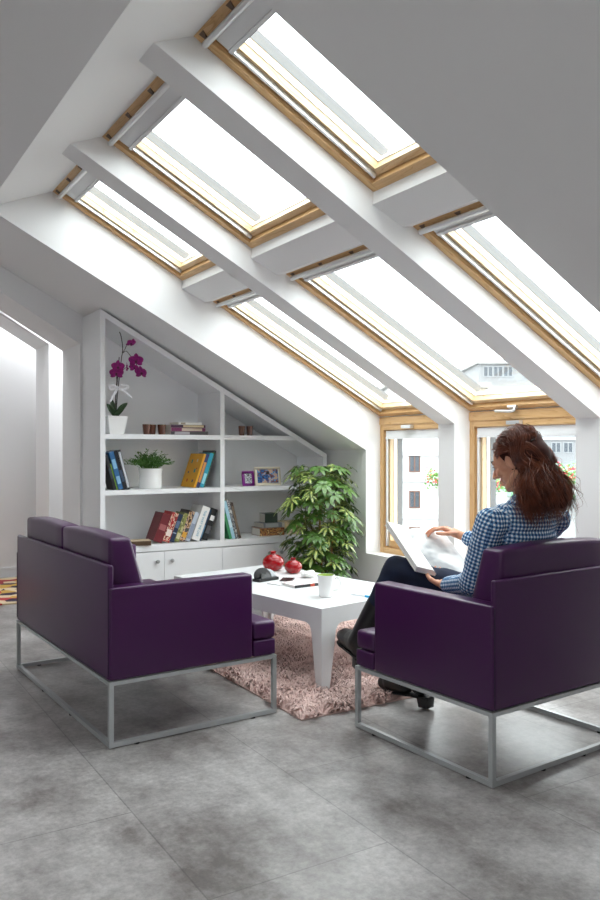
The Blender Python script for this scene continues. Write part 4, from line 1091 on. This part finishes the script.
# collar
bm = new_bm(); vs_ = []
n = 22
for i in range(n+1):
    a = R(100)+R(340)*i/n; c = V((2.412, 2.222, .992)); q = V((math.cos(a)*.066, math.sin(a)*.062, .014*math.sin(a)+.006))
    vs_.append((bm.verts.new(c+q), bm.verts.new(c+q*1.28-V((0, 0, .038)))))
for a, b in zip(vs_, vs_[1:]): bm.faces.new((a[0], b[0], b[1], a[1]))
cl_ = link('collar', bm, M['gingham'], so, smooth=True); cl_.modifiers.new('t', 'SOLIDIFY').thickness = .004
boneattr(cl_, [(TB0, TB1, .13, (1, 0, 0))])
# jeans
jn = new_bm()
ell(jn, (2.415, 2.37, .525), (.175, .135, .095))
for h, k, a, t0 in ((HL_, KL, AL, .66), (HR_, KR, AR, .60)):
    cone(jn, h, h.lerp(k, .5), .090, .078); cone(jn, h.lerp(k, .5), k, .078, .062); cone(jn, k, k.lerp(a, .35), .062, .058); cone(jn, k.lerp(a, .35), k.lerp(a, t0), .058, .044)
jo = fuse('jeans', jn, M['jeans'], .007, 4, woman)
ruffle(jo, lambda p: noise.noise(p*16)*.005)
# boots
def boot(knee, ankle, heel, toe, nm, upv):
    bm = new_bm()
    cone(bm, knee.lerp(ankle, .50), ankle, .056, .051)
    f = (toe-heel).normalized(); L = (toe-heel).length
    cone(bm, ankle, heel+upv*.047+f*.03, .051, .046)
    cone(bm, ankle+f*.01-upv*.01, heel+f*L*.45+upv*.050, .049, .046)
    cone(bm, heel+f*L*.42+upv*.046, heel+f*L*.74+upv*.040, .047, .044)
    cone(bm, heel+f*L*.72+upv*.038, heel+f*(L-.024)+upv*.032, .042, .031)
    o = fuse(nm, bm, M['boot'], .0045, 4, woman)
    # sole and stacked heel
    s = f.cross(upv).normalized(); fr = Matrix.Translation(heel) @ Matrix((f, s, upv)).transposed().to_4x4()
    b2 = new_bm(); pts = []
    for t, w in ((-.03, .020), (-.01, .030), (.06, .026), (L*.45, .030), (L*.7, .037), (L*.88, .030), (L-.004, .012)): pts.append((t, w))
    poly = [(t, w) for t, w in pts]+[(t, -w) for t, w in pts[::-1]]
    prism(b2, poly, -.006, .003, 'Z'); bmesh.ops.transform(b2, matrix=fr, verts=b2.verts[:]); sl_ = link('sole', b2, M['black'], o)
    b2 = new_bm(); box(b2, -.03, .035, -.027, .027, -.048, -.004)
    for v in b2.verts:
        if v.co.z < -.03: v.co.x *= .85; v.co.y *= .9
    bmesh.ops.transform(b2, matrix=fr, verts=b2.verts[:]); link('heel', b2, M['boot'], o, bevel=.004)
    return o
# standing foot
h0 = V((2.410, 2.835, .055)); t0 = V((2.362, 3.115, .030))
fl = (t0-h0).normalized(); ul = V((0, 0, 1)); ul = (ul-fl*ul.dot(fl)).normalized()
boot(KL, AL, h0, t0, 'boot', ul)
h1 = V((2.195, 3.055, .212)); t1 = V((2.270, 3.335, .232)); fl = (t1-h1).normalized(); leg = (KR-AR).normalized(); ul = (leg-fl*leg.dot(fl)).normalized(); ul = (ul*.5+V((0, 0, 1))*.6).normalized(); ul = (ul-fl*ul.dot(fl)).normalized()
boot(KR, AR, h1, t1, 'boot', ul)

# hair: underlying mass plus wavy strands
hm = new_bm()
def hh(c, r): ell(hm, hp_(*c), r, HR)
hh((0, -.028, .042), (.084, .098, .086)); hh((0, -.05, .0), (.086, .085, .085)); hh((.0, .012, .070), (.060, .058, .046))
mass = [(hp_(0, -.07, .0), .060), (V((2.415, 2.160, 1.10)), .055), (V((2.43, 2.14, 1.05)), .055), (V((2.44, 2.125, 1.0)), .045)]
for (a, ra), (b, rb) in zip(mass, mass[1:]):
    for off in (-.05, 0, .055): cone(hm, a+V((off*.7, 0, 0)), b+V((off, 0, 0)), ra*.75, rb*.7)
hair_cols = [hexc('2a1410'), hexc('43201a'), hexc('5e2e20'), hexc('7a4028')]
def hairmat(nm, c, c2):
    m = mat(nm, c, .38, spec=.6, var=(22, c2, .35, .7)); return m
M['hair'] = hairmat('auburn_hair', hexc('55271a'), hexc('8a4a2e')); M['hair_base'] = mat('hair_underlayer', hexc('40201a'), .7, spec=.2)
hbase = fuse('hair', hm, M['hair_base'], .006, 4, woman)
rng = random.Random(21); sv, sf = [], []
def strand(pts, r):
    n = 3; b0 = len(sv); upv = None
    for i, p in enumerate(pts):
        t = (pts[min(i+1, len(pts)-1)]-pts[max(i-1, 0)]).normalized()
        upv = t.orthogonal().normalized() if upv is None else (upv-t*upv.dot(t)).normalized()
        s = t.cross(upv); rr = r*(1 if i < len(pts)*.75 else max(.25, (len(pts)-i)/(len(pts)*.25)))
        for k in range(n): sv.append(p+(upv*math.cos(2.094*k)+s*math.sin(2.094*k))*rr)
    for i in range(len(pts)-1):
        for k in range(n): sf.append((b0+i*n+k, b0+i*n+(k+1) % n, b0+(i+1)*n+(k+1) % n, b0+(i+1)*n+k))
locks = 230
for L_ in range(locks):
    # root on the scalp: az angle around the head, elevation
    u = rng.uniform(-1, 1); el = rng.uniform(.15, 1.0)**.8
    a = u*R(140)                          # 0 = back of head
    rx, ry, rz = .086, .100, .092
    e = el*R(85)
    x = math.sin(a)*math.cos(e); y = -math.cos(a)*math.cos(e); z = math.sin(e)
    root = V((x*rx, -.022+y*ry, .045+z*rz))
    if root.y > .075: continue
    side = math.sin(a)
    frontness = max(0, root.y/.08)
    # path in head space to the gather area, then in world down the back
    mid = V((side*.092, -.075+.035*abs(side), .02-.03*abs(side))); low = V((side*.085, -.10+.03*abs(side), -.06))
    dpt = rng.uniform(0, 1)
    end = V((2.432+side*.092+rng.uniform(-.03, .03), 2.085+.03*abs(side)+dpt*.085, .892+rng.uniform(-.012, .06)+.02*abs(side)))
    w1 = hp_(*root); w2 = hp_(*(root*.45+mid*.6)); w2 = hp_(*mid); w3 = hp_(*low); 
    midb = w3.lerp(end, .5)+V((rng.uniform(-.03, .03)+side*.025, -.030+dpt*.03+rng.uniform(-.012, .012), .01))
    q = HM @ (root.lerp(mid, .5).normalized()*.108+V((0, -.01, .018)))
    base = catmull([w1, q, w2, w3, midb, end], 8)
    fr, ph = rng.uniform(2.6, 3.8), rng.uniform(0, 6.28); amp = rng.uniform(.011, .023)
    for k in range(12):
        o1 = V((rng.gauss(0, 1), rng.gauss(0, 1), rng.gauss(0, 1)))*.0068; ph2 = ph+rng.uniform(-.35, .35); fr2 = fr*rng.uniform(.95, 1.05); fly = rng.random() < .06
        n = len(base); pts = []; cut = n-rng.randrange(0, 8)
        for i, p in enumerate(base[:cut]):
            t = i/(n-1); ww = amp*max(0, t-.22)*1.5*(1.6 if fly else 1)
            c_ = t*fr2*6.28+ph2
            pts.append(p+o1*(.5+1.6*t)+V((math.cos(c_)*ww, math.sin(c_)*ww*.7-.003, math.sin(c_*1.0)*ww*.4))+(o1*2.2*t if fly else V((0, 0, 0))))
        strand(pts, rng.uniform(.0008, .0017))
# hair swept back from the temples
for sx in (-1, 1):
    for L_ in range(46):
        z0 = rng.uniform(.03, .11); y0 = .052+.25*(z0-.03)-1.1*max(0, z0-.075)-rng.uniform(0, .012); x0 = sx*(.066-.3*max(0, z0-.05))
        p0 = V((x0, y0, z0)); p1 = V((sx*.083, .02, .025+z0*.45)); p2 = V((sx*.088, -.04, .02+z0*.4)); p3 = V((sx*.065, -.10, .01+z0*.2)); p4 = V((sx*.05, -.125, -.05))
        base = catmull([hp_(*p) for p in (p0, p1, p2, p3, p4)], 6)
        for k in range(6):
            o1 = V((rng.gauss(0, 1), rng.gauss(0, 1), rng.gauss(0, 1)))*.0035
            strand([p+o1*(.3+i/len(base)) for i, p in enumerate(base)], rng.uniform(.0008, .0015))
st_ = pyd('strands', sv, sf, M['hair'], hbase); st_['kind'] = 'stuff'
bm = new_bm(); tube(bm, catmull([hp_(.0, -.105, .045), hp_(-.03, -.112, .05), hp_(-.055, -.10, .045)], 5), .004, 8); link('hair_clip', bm, cm('1c1210', .3), hbase, smooth=True)

# ------------------------------------------------------------------ the book she reads
bk = empty('open_book', (0, 0, 0), 0, 'large open book with glossy pages held in the woman\'s lap', 'book')
C0 = V((2.325, 2.66, .650)); C1 = V((2.392, 2.96, .822))      # gutter near -> far
C1 = C0+(C1-C0).normalized()*.345
e1 = (C1-C0).normalized(); ex = V((1, .02, .02)); ex = (ex-e1*ex.dot(e1)).normalized(); en = ex.cross(e1).normalized()
def half(sgn, th, w, raise_, nm):
    vs, fs = [], []; nx, ny = 14, 2
    prof = []
    for i in range(nx+1):
        t = i/nx; h = th*(1-(1-min(1, t*3.2))**2)+raise_*t; prof.append((t*w, h, raise_*t-.001))
    for j in range(2):
        o = C0+e1*(.345*j)
        for x, top, bot in prof: vs.append(o+ex*sgn*x+en*top)
        for x, top, bot in prof: vs.append(o+ex*sgn*x+en*bot)
    m = nx+1
    for i in range(nx):
        fs.append((i, i+1, 2*m+i+1, 2*m+i)); fs.append((m+i, m+i+1, 3*m+i+1, 3*m+i))
        fs.append((i, i+1, m+i+1, m+i)); fs.append((2*m+i, 2*m+i+1, 3*m+i+1, 3*m+i))
    fs.append((nx, 2*m+nx, 3*m+nx, m+nx)); fs.append((0, 2*m, 3*m, m))
    return pyd(nm, vs, fs, None, bk, False)
def pmat():
    m = mat('printed_page', (.80, .80, .79), .35); nt = m.node_tree; b = nt.nodes['Principled BSDF']
    tc = nt.nodes.new('ShaderNodeTexCoord'); n = nt.nodes.new('ShaderNodeTexNoise'); n.inputs['Scale'].default_value = 9
    nt.links.new(tc.outputs['Object'], n.inputs['Vector']); cr = nt.nodes.new('ShaderNodeValToRGB'); e = cr.color_ramp.elements
    e[0].position = .38; e[0].color = (.30, .31, .32, 1); e[1].position = .6; e[1].color = (.80, .80, .79, 1)
    nt.links.new(n.outputs['Fac'], cr.inputs['Fac']); nt.links.new(cr.outputs['Color'], b.inputs['Base Color']); return m
M['printed'] = pmat()
_pyd = pyd
for sgn, th_, w_, ra_, nm, mm in ((-1, .020, .115, .022, 'left_pages', M['paper']), (1, .016, .185, .004, 'right_pages', M['printed'])):
    me_o = half.__call__ if False else None
    vs_, fs_ = [], []
    nx = 14; prof = []
    for i in range(nx+1):
        t = i/nx; h = th_*(1-(1-min(1, t*3.2))**2)+ra_*t; prof.append((t*w_, h, ra_*t-.001))
    m_ = nx+1
    for j in range(2):
        o_ = C0+e1*(.345*j)
        for x, top, bot in prof: vs_.append(o_+ex*sgn*x+en*top)
        for x, top, bot in prof: vs_.append(o_+ex*sgn*x+en*bot)
    for i in range(nx):
        fs_ += [(i, i+1, 2*m_+i+1, 2*m_+i), (m_+i, m_+i+1, 3*m_+i+1, 3*m_+i), (i, i+1, m_+i+1, m_+i), (2*m_+i, 2*m_+i+1, 3*m_+i+1, 3*m_+i)]
    fs_ += [(nx, 2*m_+nx, 3*m_+nx, m_+nx), (0, 2*m_, 3*m_, m_)]
    o_ = pyd(nm, vs_, fs_, mm, bk, False)
    # cover board under the pages
    cv = []
    for j in (-.004, .349):
        for x in (0, w_+.004):
            for dz in (-.0045, -.0015): cv.append(C0+e1*j+ex*sgn*x+en*(ra_*x/w_+dz))
    pyd('cover_board', cv, [(0, 1, 3, 2), (4, 6, 7, 5), (0, 2, 6, 4), (1, 5, 7, 3), (0, 4, 5, 1), (2, 3, 7, 6)], cm('15161a', .35) if sgn > 0 else cm('d8d6d0', .4), bk, False)

# ------------------------------------------------------------------ outside
M['render_'] = mat('pale_render', hexc('c2c1be'), .85, var=(.3, hexc('b5b4b2'), .4, .6)); M['ext_glass'] = mat('exterior_window_glass', hexc('3c444c'), .3)
def facade(name, c, rz, w, h, d, wins, lab, wm, bands=(), z0=-8, roof=None, fc='8a5a48'):
    """local: front at y=0 facing -y"""
    r = empty(name, (c[0], c[1], z0), rz, lab, 'building', 'apartment buildings outside the windows')
    bm = new_bm(); box(bm, -w/2, w/2, 0, d, 0, h-z0); link('wall', bm, wm, r)
    for x, z, ww, wh in wins:
        bm = new_bm()
        box(bm, x-ww/2-.09, x-ww/2, -.08, .02, z-z0-.09, z-z0+wh+.09); box(bm, x+ww/2, x+ww/2+.09, -.08, .02, z-z0-.09, z-z0+wh+.09)
        box(bm, x-ww/2, x+ww/2, -.08, .02, z-z0+wh, z-z0+wh+.09); box(bm, x-ww/2, x+ww/2, -.08, .02, z-z0-.09, z-z0); box(bm, x-.05, x+.05, -.08, .02, z-z0, z-z0+wh)
        bmesh.ops.remove_doubles(bm, verts=bm.verts[:], dist=1e-4)
        f = link('window', bm, cm(fc, .6), r); bm = new_bm(); box(bm, x-ww/2, x+ww/2, -.03, .01, z-z0, z-z0+wh); link('pane', bm, M['ext_glass'], f)
    for z in bands:
        bm = new_bm(); box(bm, -w/2-.05, w/2+.05, -.18, .02, z-z0, z-z0+.28); link('ledge', bm, cm('a9a9a9', .8), r)
    if roof:
        bm = new_bm(); box(bm, -w/2-.4, w/2+.4, -.4, d+.4, h-z0, h-z0+.5); link('roof', bm, cm(roof, .8), r)
    return r
def dirp(px, dist): 
    r = (px-300)/792; d = V((r*XR+XF, r*YR+YF)); return V((d.x*dist, d.y*dist))
yaw0 = -math.atan2(XF, YF)
c = dirp(424, 60)
ppm = 60/792
def zz(py, dist=60): return H+(450-py)/792*dist
wins = [((414.5-424)*ppm, zz(471), 11*ppm*.8, 15*ppm), ((414.5-424)*ppm, zz(507), 11*ppm*.8, 15*ppm), ((414.5-424)*ppm, zz(543), 11*ppm*.8, 15*ppm), ((396-424)*ppm, zz(471), 9*ppm*.8, 15*ppm), ((396-424)*ppm, zz(507), 9*ppm*.8, 15*ppm)]
facade('apartment_building', c, yaw0, 5.2, 6.0, 8, wins, 'white apartment building seen through the upright window beside the plant', M['render_'], (zz(453)-.2, zz(482), zz(519)), roof='9a9a98', fc='5f443a')
D2 = 90; c = dirp(539, D2); k2 = D2/792
wins = [((px-539)*k2, zz(py, D2), 9*k2*.9, 9*k2) for px in (488, 498, 508, 530, 540, 556, 568) for py in (376, 452, 478)]+[((541-539)*k2, zz(484, D2), 1.0, 1.4)]
facade('apartment_building', c, yaw0, 13.6, zz(364, D2), 10, wins, 'pale grey apartment block visible through the middle roof window', mat('grey_render', hexc('7d7f81'), .85), (zz(390, D2), zz(440, D2)), roof='8a8a88', fc='85888a')
D3 = 70; c = dirp(462, D3); k3 = D3/792
facade('apartment_building', c, yaw0, 4.2, zz(388, D3), 8, [((px-462)*k3, zz(py, D3), .7, .9) for px in (450, 466) for py in (402, 470)], 'cream low building left of the grey apartment block', mat('cream_render', hexc('b5b0a6'), .85), (), roof='8f8f8d', fc='9a9a98')
# green pitched roof behind the woman's head
D4 = 40; c = dirp(565, D4); k4 = D4/792
r = empty('green_roofed_house', (c[0], c[1], -6), yaw0, 'house with a pale green pitched roof behind her hair', 'building')
bm = new_bm(); box(bm, -2.2, 2.2, 0, 5, 0, 6+zz(498, D4)); link('wall', bm, mat('white_render', hexc('8f908f'), .9), r)
bm = new_bm(); z0 = 6+zz(498, D4); z1 = 6+zz(458, D4)
prism(bm, [(-2.4, z0), (2.8, z0), (2.8, z1), ], -.3, 5.2); link('roof', bm, mat('green_roof_tiles', hexc('4f7f5c'), .8), r)
# balcony planters with red flowers
def planter(px, dist, lab, py):
    p = dirp(px, dist); zb = zz(py, dist)
    r = empty('flower_planter', (p.x, p.y, zb), yaw0, lab, 'planter', 'flower boxes outside the windows')
    bm = new_bm(); box(bm, -.22, .22, -.09, .09, -.16, .0); link('box', bm, cm('9a9a96', .7), r, bevel=.01)
    bm = new_bm(); box(bm, -.03, .03, -.03, .03, -6, -.16); link('post', bm, cm('8f9294', .6), r)
    rng = random.Random(int(px)); gv, gf, rv, rf = [], [], [], []
    for i in range(420):
        q = V((rng.uniform(-.25, .25), rng.uniform(-.1, .1), rng.uniform(-.05, .26)*(1 if rng.random() < .8 else 1.25))); d = V((rng.gauss(0, 1), rng.gauss(0, 1), rng.gauss(0, 1))).normalized(); s = d.orthogonal().normalized()
        red = rng.random() < .30 and q.z > .06; l = .030
        vs_, fs_ = (rv, rf) if red else (gv, gf); i0 = len(vs_); vs_ += [q, q+d*l-s*l*.6, q+d*l*2, q+d*l+s*l*.6]; fs_.append((i0, i0+1, i0+2, i0+3))
    pyd('leaves', gv, gf, M['herb'], r, False); pyd('blossoms', rv, rf, cm('d8283a', .6), r, False)
planter(491, 12, 'flower box with red blossoms outside, in front of her face', 492)
planter(564, 12, 'flower box with red blossoms outside, right behind her hair', 484)
planter(442, 13, 'flower box outside at the right edge of the upright window beside the plant', 486)
# ground far below
bm = new_bm(); box(bm, 4.2, 240, -120, 240, -8.3, -8.0); struct(link('ground', bm, mat('asphalt', hexc('77777a'), .9)), 'street level outside', 'ground')
# ------------------------------------------------------------------ light
W = bpy.data.worlds.new('sky'); SC.world = W; W.use_nodes = True
nt = W.node_tree; bg = nt.nodes['Background']
tc = nt.nodes.new('ShaderNodeTexCoord'); sp = nt.nodes.new('ShaderNodeSeparateXYZ'); nt.links.new(tc.outputs['Generated'], sp.inputs[0])
cr = nt.nodes.new('ShaderNodeValToRGB'); e = cr.color_ramp.elements
e[0].position = .42; e[0].color = (.30, .30, .31, 1); e[1].position = .55; e[1].color = (.94, .97, 1, 1)
mr = nt.nodes.new('ShaderNodeMapRange'); mr.inputs['From Min'].default_value = -1; mr.inputs['From Max'].default_value = 1
nt.links.new(sp.outputs['Z'], mr.inputs['Value']); nt.links.new(mr.outputs['Result'], cr.inputs['Fac']); nt.links.new(cr.outputs['Color'], bg.inputs['Color'])
bg.inputs['Strength'].default_value = 6.7
W.cycles.sampling_method = 'AUTOMATIC'
def portal(c, n, sx, sy, up=Vector((0, 1, 0))):
    l = bpy.data.lights.new('daylight_portal', 'AREA'); l.shape = 'RECTANGLE'; l.size = sx; l.size_y = sy; l.cycles.is_portal = True
    o = bpy.data.objects.new('daylight_portal', l); COL.objects.link(o)
    z = -n; y = up; x = y.cross(z)
    o.matrix_world = Matrix.Translation(c) @ Matrix((x, y, z)).transposed().to_4x4()
for ya, yb in BAYS:
    c = Vector((2.485, (ya+yb)/2, zf(2.485))) + WS*.15
    portal(c, -WS, 2.9, ya-yb)
    portal(Vector((3.88, (ya+yb)/2, .9)), Vector((-1, 0, 0)), 1.0, ya-yb)
mo = Vector((-math.sin(SA), 0, math.cos(SA)))
for xa, xb, ya, yb in OPP:
    x = (xa+xb)/2; portal(Vector((x, (ya+yb)/2, zm(x)+.34)), -mo, (xb-xa)*1.13, yb-ya)
for ya, yb, xa, xb in ((6.42, 6.98, .3, 2.6), (7.5, 7.84, .2, 2.2)):
    x = (xa+xb)/2; portal(Vector((x, (ya+yb)/2, zo(x)+.02)), -WS, (xb-xa)*1.13, yb-ya)
# render look
SC.view_settings.view_transform = 'Standard'; SC.view_settings.look = 'None'; SC.view_settings.gamma = 1; SC.view_settings.use_curve_mapping = False
SC.view_settings.exposure = 0.24
cy = SC.cycles; cy.use_denoising = True; cy.max_bounces = 12; cy.diffuse_bounces = 8; cy.glossy_bounces = 4; cy.transparent_max_bounces = 16; cy.transmission_bounces = 6
cy.sample_clamp_indirect = 8; cy.caustics_reflective = False; cy.caustics_refractive = False
